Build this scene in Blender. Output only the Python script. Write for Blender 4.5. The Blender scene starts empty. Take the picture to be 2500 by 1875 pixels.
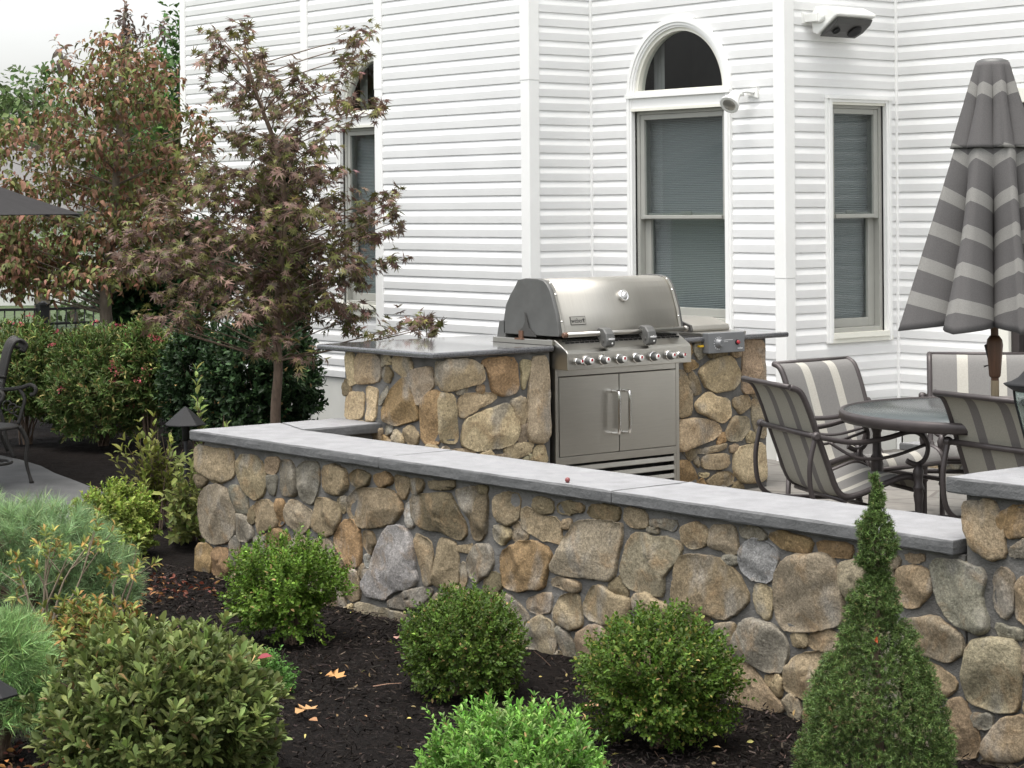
import bpy, math, random
import numpy as np
from mathutils import Vector, Matrix
random.seed(7)
SC = bpy.context.scene
COL = SC.collection
# ------------------------------------------------------------------ camera
# world axes follow the house: X along the street front, Y towards the house, Z up, patio paving at z = 0
TH = math.radians(51); RHO = .0075; FPX = 5300.; HC = 1.70; YH = 508.
CF = np.array([-math.sin(TH), math.cos(TH), 0.]); CR0 = np.array([math.cos(TH), math.sin(TH), 0.]); CU0 = np.array([0, 0, 1.])
CR = CR0*math.cos(RHO) - CU0*math.sin(RHO); CU = CU0*math.cos(RHO) + CR0*math.sin(RHO)
CAM = np.array([0., 0., HC])
cam = bpy.data.cameras.new('camera'); cam.lens = 36*FPX/2500; cam.sensor_width = 36; cam.sensor_fit = 'HORIZONTAL'
cam.shift_y = -(937.5-YH)/2500; cam.clip_start = .1; cam.clip_end = 2000
co = bpy.data.objects.new('camera', cam); COL.objects.link(co)
co.matrix_world = Matrix(((CR[0], CU[0], -CF[0], 0), (CR[1], CU[1], -CF[1], 0), (CR[2], CU[2], -CF[2], HC), (0, 0, 0, 1)))
SC.camera = co
# ------------------------------------------------------------------ light
SUN_EL = math.radians(77); SUN_AZ = math.radians(283)      # azimuth measured from +X towards +Y
w = bpy.data.worlds.new("World"); SC.world = w; w.use_nodes = True
nt = w.node_tree; bg = nt.nodes['Background']
sky = nt.nodes.new('ShaderNodeTexSky'); sky.sky_type = 'NISHITA'; sky.sun_disc = False
sky.sun_elevation = SUN_EL; sky.sun_rotation = math.pi/2 - SUN_AZ; sky.dust_density = 4; sky.air_density = 1.2; sky.ozone_density = 1
hs = nt.nodes.new('ShaderNodeHueSaturation'); hs.inputs['Saturation'].default_value = .17; hs.inputs['Value'].default_value = 1.0
nt.links.new(sky.outputs[0], hs.inputs['Color'])
# overcast: brighter towards the zenith, with soft cloud tone
wtc = nt.nodes.new('ShaderNodeTexCoord'); wsp = nt.nodes.new('ShaderNodeSeparateXYZ'); nt.links.new(wtc.outputs['Generated'], wsp.inputs[0])
wcl = nt.nodes.new('ShaderNodeMath'); wcl.operation = 'MULTIPLY_ADD'; wcl.use_clamp = False; wcl.inputs[1].default_value = .12; wcl.inputs[2].default_value = 1.32; nt.links.new(wsp.outputs['Z'], wcl.inputs[0])
wmp = nt.nodes.new('ShaderNodeMapping'); wmp.inputs['Scale'].default_value = (1, 1, 3.2); nt.links.new(wtc.outputs['Generated'], wmp.inputs[0])
wns = nt.nodes.new('ShaderNodeTexNoise'); wns.inputs['Scale'].default_value = 3.2; wns.inputs['Detail'].default_value = 6; nt.links.new(wmp.outputs[0], wns.inputs['Vector'])
wmr = nt.nodes.new('ShaderNodeMapRange'); wmr.inputs['From Min'].default_value = .3; wmr.inputs['From Max'].default_value = .7; wmr.inputs['To Min'].default_value = .86; wmr.inputs['To Max'].default_value = 1.1; nt.links.new(wns.outputs['Fac'], wmr.inputs['Value'])
wmu = nt.nodes.new('ShaderNodeMath'); wmu.operation = 'MULTIPLY'; nt.links.new(wcl.outputs[0], wmu.inputs[0]); nt.links.new(wmr.outputs[0], wmu.inputs[1])
wvm = nt.nodes.new('ShaderNodeVectorMath'); wvm.operation = 'SCALE'; nt.links.new(hs.outputs[0], wvm.inputs[0]); nt.links.new(wmu.outputs[0], wvm.inputs['Scale'])
nt.links.new(wvm.outputs[0], bg.inputs['Color'])
bg.inputs['Strength'].default_value = .125
sl = bpy.data.lights.new('sun', 'SUN'); sl.energy = 1.15; sl.angle = math.radians(40); sl.color = (1, .945, .865)
so = bpy.data.objects.new('sun', sl); COL.objects.link(so)
sd = Vector((math.cos(SUN_EL)*math.cos(SUN_AZ), math.cos(SUN_EL)*math.sin(SUN_AZ), math.sin(SUN_EL)))
so.rotation_euler = sd.to_track_quat('Z', 'Y').to_euler(); so.location = (0, 0, 30)
SC.view_settings.view_transform = 'Standard'; SC.view_settings.look = 'None'
SC.view_settings.exposure = 1.14; SC.view_settings.gamma = 1; SC.view_settings.use_curve_mapping = False
SC.cycles.max_bounces = 7; SC.cycles.diffuse_bounces = 3; SC.cycles.glossy_bounces = 3; SC.cycles.transparent_max_bounces = 8; SC.cycles.transmission_bounces = 3
try: SC.cycles.use_denoising = True
except Exception: pass

K = 2500/2212.
def ray(x, y): return CF + (x*K-1250)/FPX*CR + (YH-y*K)/FPX*CU
def at(x, y, d): return CAM + ray(x, y)*d
def on(ax, val, x, y):
    r = ray(x, y); return CAM + r*((val-CAM[ax])/r[ax])
def depth(P): return float((np.array(P)-CAM) @ CF)
def px(n, d): return n*K/FPX*d           # display pixels to metres at depth d
# ------------------------------------------------------------------ object helpers
OFF = {}
def link(o, parent=None):
    COL.objects.link(o)
    if parent is not None: o.parent = parent
    return o
def tag(o, label=None, cat=None, group=None, kind=None):
    if label: o['label'] = label
    if cat: o['category'] = cat
    if group: o['group'] = group
    if kind: o['kind'] = kind
    return o
def thing(name, label, cat, loc=(0, 0, 0), group=None, rz=0, local=False):
    o = bpy.data.objects.new(name, None); o.empty_display_size = .1; COL.objects.link(o)
    o.location = tuple(float(v) for v in loc); o.rotation_euler = (0, 0, rz)
    OFF[o.name] = np.zeros(3) if local else np.array(loc, float)
    return tag(o, label, cat, group)
def copy_tree(o, parent=None):
    c = o.copy(); COL.objects.link(c)
    if parent is not None: c.parent = parent
    for ch in list(o.children): copy_tree(ch, c)
    return c
class MB:
    """collects shapes, becomes ONE mesh object"""
    def __init__(s): s.v = []; s.f = []; s.m = []; s.s = []; s.cm = 0; s.n = 0
    def add(s, vs, fs, smooth=False):
        b = s.n; s.v.extend([tuple(map(float, q)) for q in vs]); s.n += len(vs)
        for f in fs: s.f.append(tuple(b+i for i in f)); s.m.append(s.cm); s.s.append(smooth)
        return s
    def box(s, a, b):
        (x0, y0, z0), (x1, y1, z1) = a, b
        x0, x1 = min(x0, x1), max(x0, x1); y0, y1 = min(y0, y1), max(y0, y1); z0, z1 = min(z0, z1), max(z0, z1)
        return s.add([(x0,y0,z0),(x1,y0,z0),(x1,y1,z0),(x0,y1,z0),(x0,y0,z1),(x1,y0,z1),(x1,y1,z1),(x0,y1,z1)],
              [(0,3,2,1),(4,5,6,7),(0,1,5,4),(1,2,6,5),(2,3,7,6),(3,0,4,7)])
    def prism(s, poly, ax, a, b, smooth=False):
        """poly: 2D points in the two axes other than ax (in order), extruded from a to b along ax"""
        def P(u, v, t): return [(t,u,v),(u,t,v),(u,v,t)][ax]
        n = len(poly); vs = [P(u,v,a) for u,v in poly]+[P(u,v,b) for u,v in poly]
        fs = [tuple(range(n))[::-1], tuple(range(n,2*n))]
        s.add(vs, fs); bse = s.n-2*n
        for i in range(n):
            s.f.append((bse+i, bse+(i+1)%n, bse+n+(i+1)%n, bse+n+i)); s.m.append(s.cm); s.s.append(smooth)
        return s
    def tube(s, pts, r, n=8, cap=True, flat=None):
        pts = [np.array(p, float) for p in pts]; m = len(pts)
        rs = [r]*m if not hasattr(r, '__len__') else list(r)
        T = []
        for i in range(m):
            t = pts[min(i+1,m-1)]-pts[max(i-1,0)]; T.append(t/(np.linalg.norm(t)+1e-9))
        a = np.array([0,0,1.]) if abs(T[0][2]) < .9 else np.array([1.,0,0])
        N = np.cross(T[0], a); N /= np.linalg.norm(N); vs = []
        for i in range(m):
            N = N - T[i]*(N@T[i]); N /= (np.linalg.norm(N)+1e-9); B = np.cross(T[i], N)
            for k in range(n):
                q = 2*math.pi*k/n; vs.append(pts[i]+rs[i]*(math.cos(q)*N*(flat or 1)+math.sin(q)*B))
        fs = []
        for i in range(m-1):
            for k in range(n):
                fs.append((i*n+k, i*n+(k+1)%n, (i+1)*n+(k+1)%n, (i+1)*n+k))
        s.add(vs, fs, True)
        if cap:
            b = s.n-len(vs)
            s.f.append(tuple(b+k for k in range(n))[::-1]); s.m.append(s.cm); s.s.append(False)
            s.f.append(tuple(b+(m-1)*n+k for k in range(n))); s.m.append(s.cm); s.s.append(False)
        return s
    def lathe(s, prof, c=(0,0,0), n=24, axis=(0,0,1), smooth=True):
        ax = np.array(axis, float); ax /= np.linalg.norm(ax)
        a = np.array([1.,0,0]) if abs(ax[0]) < .9 else np.array([0,1.,0])
        N = np.cross(ax, a); N /= np.linalg.norm(N); B = np.cross(ax, N); c = np.array(c, float); vs = []
        for r, z in prof:
            for k in range(n):
                q = 2*math.pi*k/n; vs.append(c+ax*z+r*(math.cos(q)*N+math.sin(q)*B))
        fs = []
        for i in range(len(prof)-1):
            for k in range(n): fs.append((i*n+k, i*n+(k+1)%n, (i+1)*n+(k+1)%n, (i+1)*n+k))
        s.add(vs, fs, smooth); b = s.n-len(vs); L = len(prof)-1
        if prof[0][0] > 1e-5: s.f.append(tuple(b+k for k in range(n))[::-1]); s.m.append(s.cm); s.s.append(False)
        if prof[-1][0] > 1e-5: s.f.append(tuple(b+L*n+k for k in range(n))); s.m.append(s.cm); s.s.append(False)
        return s
    def grid(s, rows, smooth=True, closed=False):
        m = len(rows[0]); vs = [p for r in rows for p in r]; fs = []
        for i in range(len(rows)-1):
            for k in range(m if closed else m-1):
                fs.append((i*m+k, i*m+(k+1)%m, (i+1)*m+(k+1)%m, (i+1)*m+k))
        return s.add(vs, fs, smooth)
    def build(s, name, mats, parent=None, bevel=0, seg=2):
        if not isinstance(mats, (list, tuple)): mats = [mats]
        me = bpy.data.meshes.new(name); o = bpy.data.objects.new(name, me)
        off = np.zeros(3)
        if parent is not None:
            off = OFF.get(parent.name, np.zeros(3)); OFF[o.name] = off
        v = np.array(s.v)-off
        me.from_pydata(v.tolist(), [], s.f)
        for m in mats: me.materials.append(m)
        me.polygons.foreach_set('material_index', s.m); me.polygons.foreach_set('use_smooth', s.s); me.update()
        link(o, parent)
        if bevel:
            b = o.modifiers.new('bevel', 'BEVEL'); b.width = bevel; b.segments = seg; b.limit_method = 'ANGLE'; b.angle_limit = math.radians(35)
            b.harden_normals = False
        return o
def arc(c, r, a0, a1, n, ax=0):
    o = []
    for i in range(n+1):
        t = math.radians(a0+(a1-a0)*i/n); u, v = r*math.cos(t), r*math.sin(t)
        o.append((c[0], c[1]+u, c[2]+v) if ax == 0 else (c[0]+u, c[1], c[2]+v) if ax == 1 else (c[0]+u, c[1]+v, c[2]))
    return o
def spline(pts, n=6):
    P = [np.array(p, float) for p in pts]; o = []
    for i in range(len(P)-1):
        a, b, c, d = P[max(i-1,0)], P[i], P[i+1], P[min(i+2,len(P)-1)]
        for k in range(n):
            t = k/n; o.append(.5*((2*b)+(-a+c)*t+(2*a-5*b+4*c-d)*t*t+(-a+3*b-3*c+d)*t**3))
    o.append(P[-1]); return o
# ------------------------------------------------------------------ materials
def newmat(name):
    m = bpy.data.materials.new(name); m.use_nodes = True; return m, m.node_tree, m.node_tree.nodes['Principled BSDF']
def N(t, typ, **kw):
    n = t.nodes.new(typ)
    for k, v in kw.items():
        if k in n.inputs: n.inputs[k].default_value = v
        else: setattr(n, k, v)
    return n
def coords(t, scale=(1,1,1), kind='Object'):
    tc = N(t, 'ShaderNodeTexCoord'); mp = N(t, 'ShaderNodeMapping'); mp.inputs['Scale'].default_value = scale
    t.links.new(tc.outputs[kind], mp.inputs[0]); return mp.outputs[0]
def mat(name, c, rough=.5, metal=0, var=.12, scale=8., bump=0., bscale=60., stretch=(1,1,1), spec=.5, coat=0, tint=None):
    m, t, b = newmat(name); L = t.links.new
    co_ = coords(t, stretch)
    n = N(t, 'ShaderNodeTexNoise', Scale=scale, Detail=6., Roughness=.6); L(co_, n.inputs['Vector'])
    r = N(t, 'ShaderNodeValToRGB'); e = r.color_ramp.elements
    e[0].position = .3; e[1].position = .72
    e[0].color = tuple(max(0, x*(1-var)) for x in c)+(1,); e[1].color = tuple(min(1, x*(1+var)) for x in (tint or c))+(1,)
    L(n.outputs['Fac'], r.inputs[0]); L(r.outputs[0], b.inputs['Base Color'])
    b.inputs['Roughness'].default_value = rough; b.inputs['Metallic'].default_value = metal; b.inputs['Specular IOR Level'].default_value = spec
    b.inputs['Coat Weight'].default_value = coat
    if bump:
        n2 = N(t, 'ShaderNodeTexNoise', Scale=bscale, Detail=5., Roughness=.65); L(co_, n2.inputs['Vector'])
        bp = N(t, 'ShaderNodeBump', Strength=min(1, bump), Distance=.01); L(n2.outputs['Fac'], bp.inputs['Height']); L(bp.outputs[0], b.inputs['Normal'])
    return m
M = {}
M['siding'] = mat('white_vinyl', (.775,.775,.765), .42, var=.045, scale=2.2, bump=.06, bscale=14)
M['trim'] = mat('white_trim', (.82,.82,.80), .4, var=.02, scale=4)
M['cream_trim'] = mat('cream_casing', (.76,.75,.67), .4, var=.03, scale=6)
M['sash'] = mat('grey_sash', (.34,.34,.31), .45, var=.06, scale=6)
M['foundation'] = mat('foundation_panel', (.62,.62,.58), .7, var=.06, scale=3)
M['roofing'] = mat('shingles', (.16,.155,.15), .9, var=.3, scale=30, bump=.5)
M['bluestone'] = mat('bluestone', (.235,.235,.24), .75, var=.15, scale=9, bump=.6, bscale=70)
M['bluestone_shaded_edge'] = mat('bluestone_cleft_edge_shaded', (.105,.106,.107), .85, var=.2, scale=14, bump=.5, bscale=60)  # cleft edges, with the shade of the slab sides put into the colour
M['mortar'] = mat('mortar', (.105,.10,.093), .95, var=.30, tint=(.15,.145,.135), scale=5, bump=1., bscale=75)
M['black_metal'] = mat('black_metal', (.009,.009,.0095), .65, var=.2, spec=.3)
M['bronze'] = mat('bronze_metal', (.055,.046,.045), .42, .3, var=.15, scale=20, bump=.05, bscale=200)
M['iron'] = mat('cast_iron', (.04,.037,.034), .55, .35, var=.25, scale=30, bump=.3, bscale=90)
M['dark_plastic'] = mat('dark_plastic', (.05,.048,.045), .5, var=.1)
M['white_plastic'] = mat('white_plastic', (.78,.78,.75), .35, var=.03)
M['chrome'] = mat('chrome', (.85,.84,.82), .12, 1, var=.03)
M['red'] = mat('red_plastic', (.35,.02,.03), .35, var=.1)
M['white_paint'] = mat('white_marking', (.75,.75,.75), .5, var=.02)
M['wood'] = mat('brown_wood', (.12,.06,.035), .5, var=.25, scale=5, stretch=(12,12,1))
M['bark'] = mat('bark', (.15,.105,.075), .9, var=.35, scale=14, bump=.7, bscale=60, stretch=(3,3,1))
M['bark_grey'] = mat('bark_grey', (.16,.13,.10), .9, var=.3, scale=10, bump=.6, bscale=50, stretch=(3,3,1))
M['berry'] = mat('berry', (.16,.04,.04), .4, var=.3)
M['yellow'] = mat('yellow_tag', (.6,.38,.02), .5, var=.1)
M['asphalt'] = mat('asphalt', (.26,.26,.26), .9, var=.1, scale=3, bump=.2)
M['lawn'] = mat('lawn_grass', (.05,.075,.028), .9, var=.35, scale=2.5, bump=.6, bscale=80)
M['concrete'] = mat('stamped_concrete', (.075,.075,.074), .8, var=.4, scale=2.2, bump=.35, bscale=35)
M['car_paint'] = mat('white_car_paint', (.75,.75,.76), .2, var=.02, coat=.5)
M['rubber'] = mat('rubber', (.02,.02,.02), .8)
M['dark_fabric'] = mat('dark_umbrella_fabric', (.014,.0125,.0125), 1., var=.1, scale=40, bump=.1, bscale=300)
def metal_brushed(name, c, rough, stretch, var=.07):
    m, t, b = newmat(name); L = t.links.new
    n = N(t, 'ShaderNodeTexNoise', Scale=6., Detail=8., Roughness=.7); L(coords(t, stretch), n.inputs['Vector'])
    n3 = N(t, 'ShaderNodeTexNoise', Scale=3.5, Detail=4.); L(coords(t), n3.inputs['Vector'])
    r = N(t, 'ShaderNodeValToRGB'); e = r.color_ramp.elements; e[0].position = .3; e[1].position = .7
    e[0].color = tuple(x*(1-var) for x in c)+(1,); e[1].color = tuple(min(1,x*(1+var)) for x in c)+(1,)
    L(n.outputs['Fac'], r.inputs[0]); L(r.outputs[0], b.inputs['Base Color'])
    mr = N(t, 'ShaderNodeMapRange'); mr.inputs['To Min'].default_value = rough*.75; mr.inputs['To Max'].default_value = rough*1.3
    L(n3.outputs['Fac'], mr.inputs['Value']); L(mr.outputs[0], b.inputs['Roughness']); b.inputs['Metallic'].default_value = 1
    bp = N(t, 'ShaderNodeBump', Strength=.06, Distance=.003); L(n.outputs['Fac'], bp.inputs['Height']); L(bp.outputs[0], b.inputs['Normal'])
    return m
M['steel'] = metal_brushed('brushed_steel', (.43,.415,.38), .30, (60,1.2,60))
M['steel_lid'] = metal_brushed('brushed_steel_lid', (.40,.385,.35), .54, (1.2,60,1.2))
M['cast_grey'] = mat('cast_aluminium_grey', (.13,.13,.125), .5, .5, var=.1, scale=12, bump=.1, bscale=200)
M['burner_grey'] = mat('painted_grey_steel', (.17,.175,.18), .42, .2, var=.06, scale=10)
# granite
def granite():
    m, t, b = newmat('black_granite'); L = t.links.new; c = coords(t)
    v = N(t, 'ShaderNodeTexVoronoi', Scale=260.); L(c, v.inputs['Vector'])
    n = N(t, 'ShaderNodeTexNoise', Scale=140., Detail=4.); L(c, n.inputs['Vector'])
    r = N(t, 'ShaderNodeValToRGB'); e = r.color_ramp.elements; e[0].position = .38; e[1].position = .75; e[0].color = (.014,.014,.016,1); e[1].color = (.10,.10,.105,1)
    mx = N(t, 'ShaderNodeMath', operation='MULTIPLY'); L(v.outputs['Color'], mx.inputs[0]); mx.inputs[1].default_value = .35
    ad = N(t, 'ShaderNodeMath', operation='ADD'); L(mx.outputs[0], ad.inputs[0]); L(n.outputs['Fac'], ad.inputs[1])
    L(ad.outputs[0], r.inputs[0]); L(r.outputs[0], b.inputs['Base Color']); b.inputs['Roughness'].default_value = .13
    b.inputs['Coat Weight'].default_value = .6; b.inputs['Coat Roughness'].default_value = .05
    return m
M['granite'] = granite()
# fieldstone: colour per stone comes from the 'col' attribute of the stonework mesh
def fieldstone():
    m, t, b = newmat('fieldstone'); L = t.links.new; c = coords(t)
    a = N(t, 'ShaderNodeAttribute', attribute_name='col')
    n1 = N(t, 'ShaderNodeTexNoise', Scale=7., Detail=5., Roughness=.62, Distortion=.6); L(c, n1.inputs['Vector'])
    n2 = N(t, 'ShaderNodeTexNoise', Scale=62., Detail=8., Roughness=.8); L(c, n2.inputs['Vector'])
    n3 = N(t, 'ShaderNodeTexNoise', Scale=4., Detail=3.); L(coords(t, (1.7,1.3,1)), n3.inputs['Vector'])
    n4 = N(t, 'ShaderNodeTexNoise', Scale=130., Detail=3., Roughness=.8); L(c, n4.inputs['Vector'])
    r1 = N(t, 'ShaderNodeMapRange'); r1.inputs['From Min'].default_value = .3; r1.inputs['From Max'].default_value = .7; r1.inputs['To Min'].default_value = .45; r1.inputs['To Max'].default_value = 1.5
    L(n2.outputs['Fac'], r1.inputs['Value'])
    rs = N(t, 'ShaderNodeMapRange'); rs.inputs['From Min'].default_value = .35; rs.inputs['From Max'].default_value = .68; rs.inputs['To Min'].default_value = .68; rs.inputs['To Max'].default_value = 1.26
    L(n4.outputs['Fac'], rs.inputs['Value'])
    mm = N(t, 'ShaderNodeMath', operation='MULTIPLY'); L(r1.outputs[0], mm.inputs[0]); L(rs.outputs[0], mm.inputs[1])
    rust = N(t, 'ShaderNodeValToRGB'); e = rust.color_ramp.elements; e[0].position = .52; e[1].position = .68; e[0].color = (0,0,0,1); e[1].color = (.65,.65,.65,1)
    L(n1.outputs['Fac'], rust.inputs[0])
    mix1 = N(t, 'ShaderNodeMix', data_type='RGBA'); L(rust.outputs[0], mix1.inputs[0]); L(a.outputs['Color'], mix1.inputs[6]); mix1.inputs[7].default_value = (.29,.195,.105,1)
    gr = N(t, 'ShaderNodeValToRGB'); e = gr.color_ramp.elements; e[0].position = .54; e[1].position = .66; e[0].color = (0,0,0,1); e[1].color = (.6,.6,.6,1)
    L(n3.outputs['Fac'], gr.inputs[0])
    mix2 = N(t, 'ShaderNodeMix', data_type='RGBA'); L(gr.outputs[0], mix2.inputs[0]); L(mix1.outputs[2], mix2.inputs[6]); mix2.inputs[7].default_value = (.28,.265,.235,1)
    n5 = N(t, 'ShaderNodeTexNoise', Scale=2.6, Detail=5., Roughness=.6); L(coords(t, (1.6,1.6,.8)), n5.inputs['Vector']); lm_ = N(t, 'ShaderNodeValToRGB'); e = lm_.color_ramp.elements; e[0].position = .64; e[1].position = .74; e[0].color = (0,0,0,1); e[1].color = (.7,.7,.7,1); L(n5.outputs['Fac'], lm_.inputs[0])
    mix3 = N(t, 'ShaderNodeMix', data_type='RGBA'); L(lm_.outputs[0], mix3.inputs[0]); L(mix2.outputs[2], mix3.inputs[6]); mix3.inputs[7].default_value = (.40,.395,.38,1)
    mul = N(t, 'ShaderNodeMix', data_type='RGBA', blend_type='MULTIPLY'); mul.inputs[0].default_value = 1; L(mix3.outputs[2], mul.inputs[6]); L(mm.outputs[0], mul.inputs[7])
    L(mul.outputs[2], b.inputs['Base Color']); b.inputs['Roughness'].default_value = .85; b.inputs['Specular IOR Level'].default_value = .3
    bp = N(t, 'ShaderNodeBump', Strength=.75, Distance=.012); L(n2.outputs['Fac'], bp.inputs['Height'])
    bp2 = N(t, 'ShaderNodeBump', Strength=.6, Distance=.03); L(n1.outputs['Fac'], bp2.inputs['Height']); L(bp2.outputs[0], bp.inputs['Normal'])
    vo = N(t, 'ShaderNodeTexVoronoi', Scale=11., feature='F1'); L(coords(t, (1.3,1,.8)), vo.inputs['Vector']); bp3 = N(t, 'ShaderNodeBump', Strength=.45, Distance=.03); L(vo.outputs['Distance'], bp3.inputs['Height']); L(bp3.outputs[0], bp2.inputs['Normal']); L(bp.outputs[0], b.inputs['Normal'])
    return m
M['stone'] = fieldstone()
def leafmat(name, rough=.45, trans=.25, spec=.4):
    m, t, b = newmat(name); L = t.links.new
    a = N(t, 'ShaderNodeAttribute', attribute_name='col'); L(a.outputs['Color'], b.inputs['Base Color'])
    b.inputs['Roughness'].default_value = rough; b.inputs['Specular IOR Level'].default_value = spec
    if trans:
        tr = N(t, 'ShaderNodeBsdfTranslucent'); L(a.outputs['Color'], tr.inputs['Color'])
        mx = N(t, 'ShaderNodeMixShader'); mx.inputs[0].default_value = trans
        out = t.nodes['Material Output']; L(b.outputs[0], mx.inputs[1]); L(tr.outputs[0], mx.inputs[2]); L(mx.outputs[0], out.inputs['Surface'])
    return m
M['leaf'] = leafmat('leaf', .5, .32, .22)
M['leaf_dull'] = leafmat('leaf_dull', .6, .25, .3)
M['needle'] = leafmat('needle', .5, .12, .3)
M['chip'] = leafmat('mulch_chip', .85, 0, .15)
def glass(name, tint=(.9,.95,.93), rough=.0, fac=None):
    m, t, b = newmat(name); L = t.links.new
    tr = N(t, 'ShaderNodeBsdfTransparent'); tr.inputs[0].default_value = tint+(1,)
    gl = N(t, 'ShaderNodeBsdfGlossy'); gl.inputs['Roughness'].default_value = rough
    lw = N(t, 'ShaderNodeLayerWeight', Blend=.5); pw = N(t, 'ShaderNodeMath', operation='POWER'); pw.inputs[1].default_value = 5; L(lw.outputs['Facing'], pw.inputs[0])
    fr = N(t, 'ShaderNodeMath', operation='MULTIPLY_ADD'); fr.inputs[1].default_value = .95; fr.inputs[2].default_value = .035; L(pw.outputs[0], fr.inputs[0]); mx = N(t, 'ShaderNodeMixShader')
    if fac is None: L(fr.outputs[0], mx.inputs[0])
    else: mx.inputs[0].default_value = fac
    L(tr.outputs[0], mx.inputs[1]); L(gl.outputs[0], mx.inputs[2]); L(mx.outputs[0], t.nodes['Material Output'].inputs['Surface'])
    return m
M['glass'] = glass('window_glass', (.80,.83,.83))
M['lantern_glass'] = glass('lantern_glass', (.8,.9,.88))
M['table_glass'] = mat('frosted_table_glass', (.06,.07,.07), .18, var=.05, scale=60, bump=.15, bscale=160, spec=.35)
def blind():
    m, t, b = newmat('cellular_blind'); L = t.links.new; tc = N(t, 'ShaderNodeTexCoord'); sp = N(t, 'ShaderNodeSeparateXYZ'); L(tc.outputs['Object'], sp.inputs[0])
    w_ = N(t, 'ShaderNodeMath', operation='MULTIPLY'); w_.inputs[1].default_value = 2*math.pi/.0125; L(sp.outputs['Z'], w_.inputs[0])
    s_ = N(t, 'ShaderNodeMath', operation='SINE'); L(w_.outputs[0], s_.inputs[0])
    r = N(t, 'ShaderNodeMapRange'); r.inputs['From Min'].default_value = -1; r.inputs['To Min'].default_value = .0; L(s_.outputs[0], r.inputs['Value'])
    cr = N(t, 'ShaderNodeValToRGB'); cr.color_ramp.elements[0].color = (.335,.342,.342,1); cr.color_ramp.elements[1].color = (.42,.427,.427,1); L(r.outputs[0], cr.inputs[0])
    L(cr.outputs[0], b.inputs['Base Color']); b.inputs['Roughness'].default_value = .9
    bp = N(t, 'ShaderNodeBump', Strength=.5, Distance=.006); L(s_.outputs[0], bp.inputs['Height']); L(bp.outputs[0], b.inputs['Normal'])
    return m
M['blind'] = blind()
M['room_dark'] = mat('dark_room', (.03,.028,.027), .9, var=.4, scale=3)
M['curtain_or_reflection'] = mat('curtain_or_reflection', (.3,.3,.29), .9, var=.2, scale=6, stretch=(8,8,.3))
def mulch():
    m, t, b = newmat('dark_mulch'); L = t.links.new; c = coords(t)
    n = N(t, 'ShaderNodeTexNoise', Scale=38., Detail=8., Roughness=.75, Distortion=1.2); L(c, n.inputs['Vector'])
    n2 = N(t, 'ShaderNodeTexNoise', Scale=1.6, Detail=3.); L(c, n2.inputs['Vector'])
    r = N(t, 'ShaderNodeValToRGB'); e = r.color_ramp.elements; e[0].position = .35; e[1].position = .8; e[0].color = (.0035,.003,.003,1); e[1].color = (.030,.022,.018,1)
    L(n.outputs['Fac'], r.inputs[0]); L(r.outputs[0], b.inputs['Base Color']); b.inputs['Roughness'].default_value = .9; b.inputs['Specular IOR Level'].default_value = .1
    bp = N(t, 'ShaderNodeBump', Strength=1., Distance=.04); L(n.outputs['Fac'], bp.inputs['Height']); L(bp.outputs[0], b.inputs['Normal'])
    return m
M['mulch'] = mulch()
def flagstone():
    m, t, b = newmat('flagstone_paving'); L = t.links.new; c = coords(t)
    v = N(t, 'ShaderNodeTexVoronoi', Scale=1.9, feature='DISTANCE_TO_EDGE'); v2 = N(t, 'ShaderNodeTexVoronoi', Scale=1.9); L(c, v.inputs['Vector']); L(c, v2.inputs['Vector'])
    n = N(t, 'ShaderNodeTexNoise', Scale=14., Detail=6.); L(c, n.inputs['Vector'])
    g = N(t, 'ShaderNodeMath', operation='GREATER_THAN'); g.inputs[1].default_value = .02; L(v.outputs['Distance'], g.inputs[0])
    cr = N(t, 'ShaderNodeValToRGB'); e = cr.color_ramp.elements; e[0].color = (.125,.12,.11,1); e[1].color = (.18,.168,.15,1); L(v2.outputs['Color'], cr.inputs[0])
    mu = N(t, 'ShaderNodeMix', data_type='RGBA', blend_type='OVERLAY'); mu.inputs[0].default_value = .35; L(cr.outputs[0], mu.inputs[6]); L(n.outputs['Fac'], mu.inputs[7])
    mx = N(t, 'ShaderNodeMix', data_type='RGBA'); L(g.outputs[0], mx.inputs[0]); mx.inputs[6].default_value = (.10,.09,.08,1); L(mu.outputs[2], mx.inputs[7])
    L(mx.outputs[2], b.inputs['Base Color']); b.inputs['Roughness'].default_value = .75
    bp = N(t, 'ShaderNodeBump', Strength=.4, Distance=.01); L(g.outputs[0], bp.inputs['Height']); L(bp.outputs[0], b.inputs['Normal'])
    return m
M['flag'] = flagstone()
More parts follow.
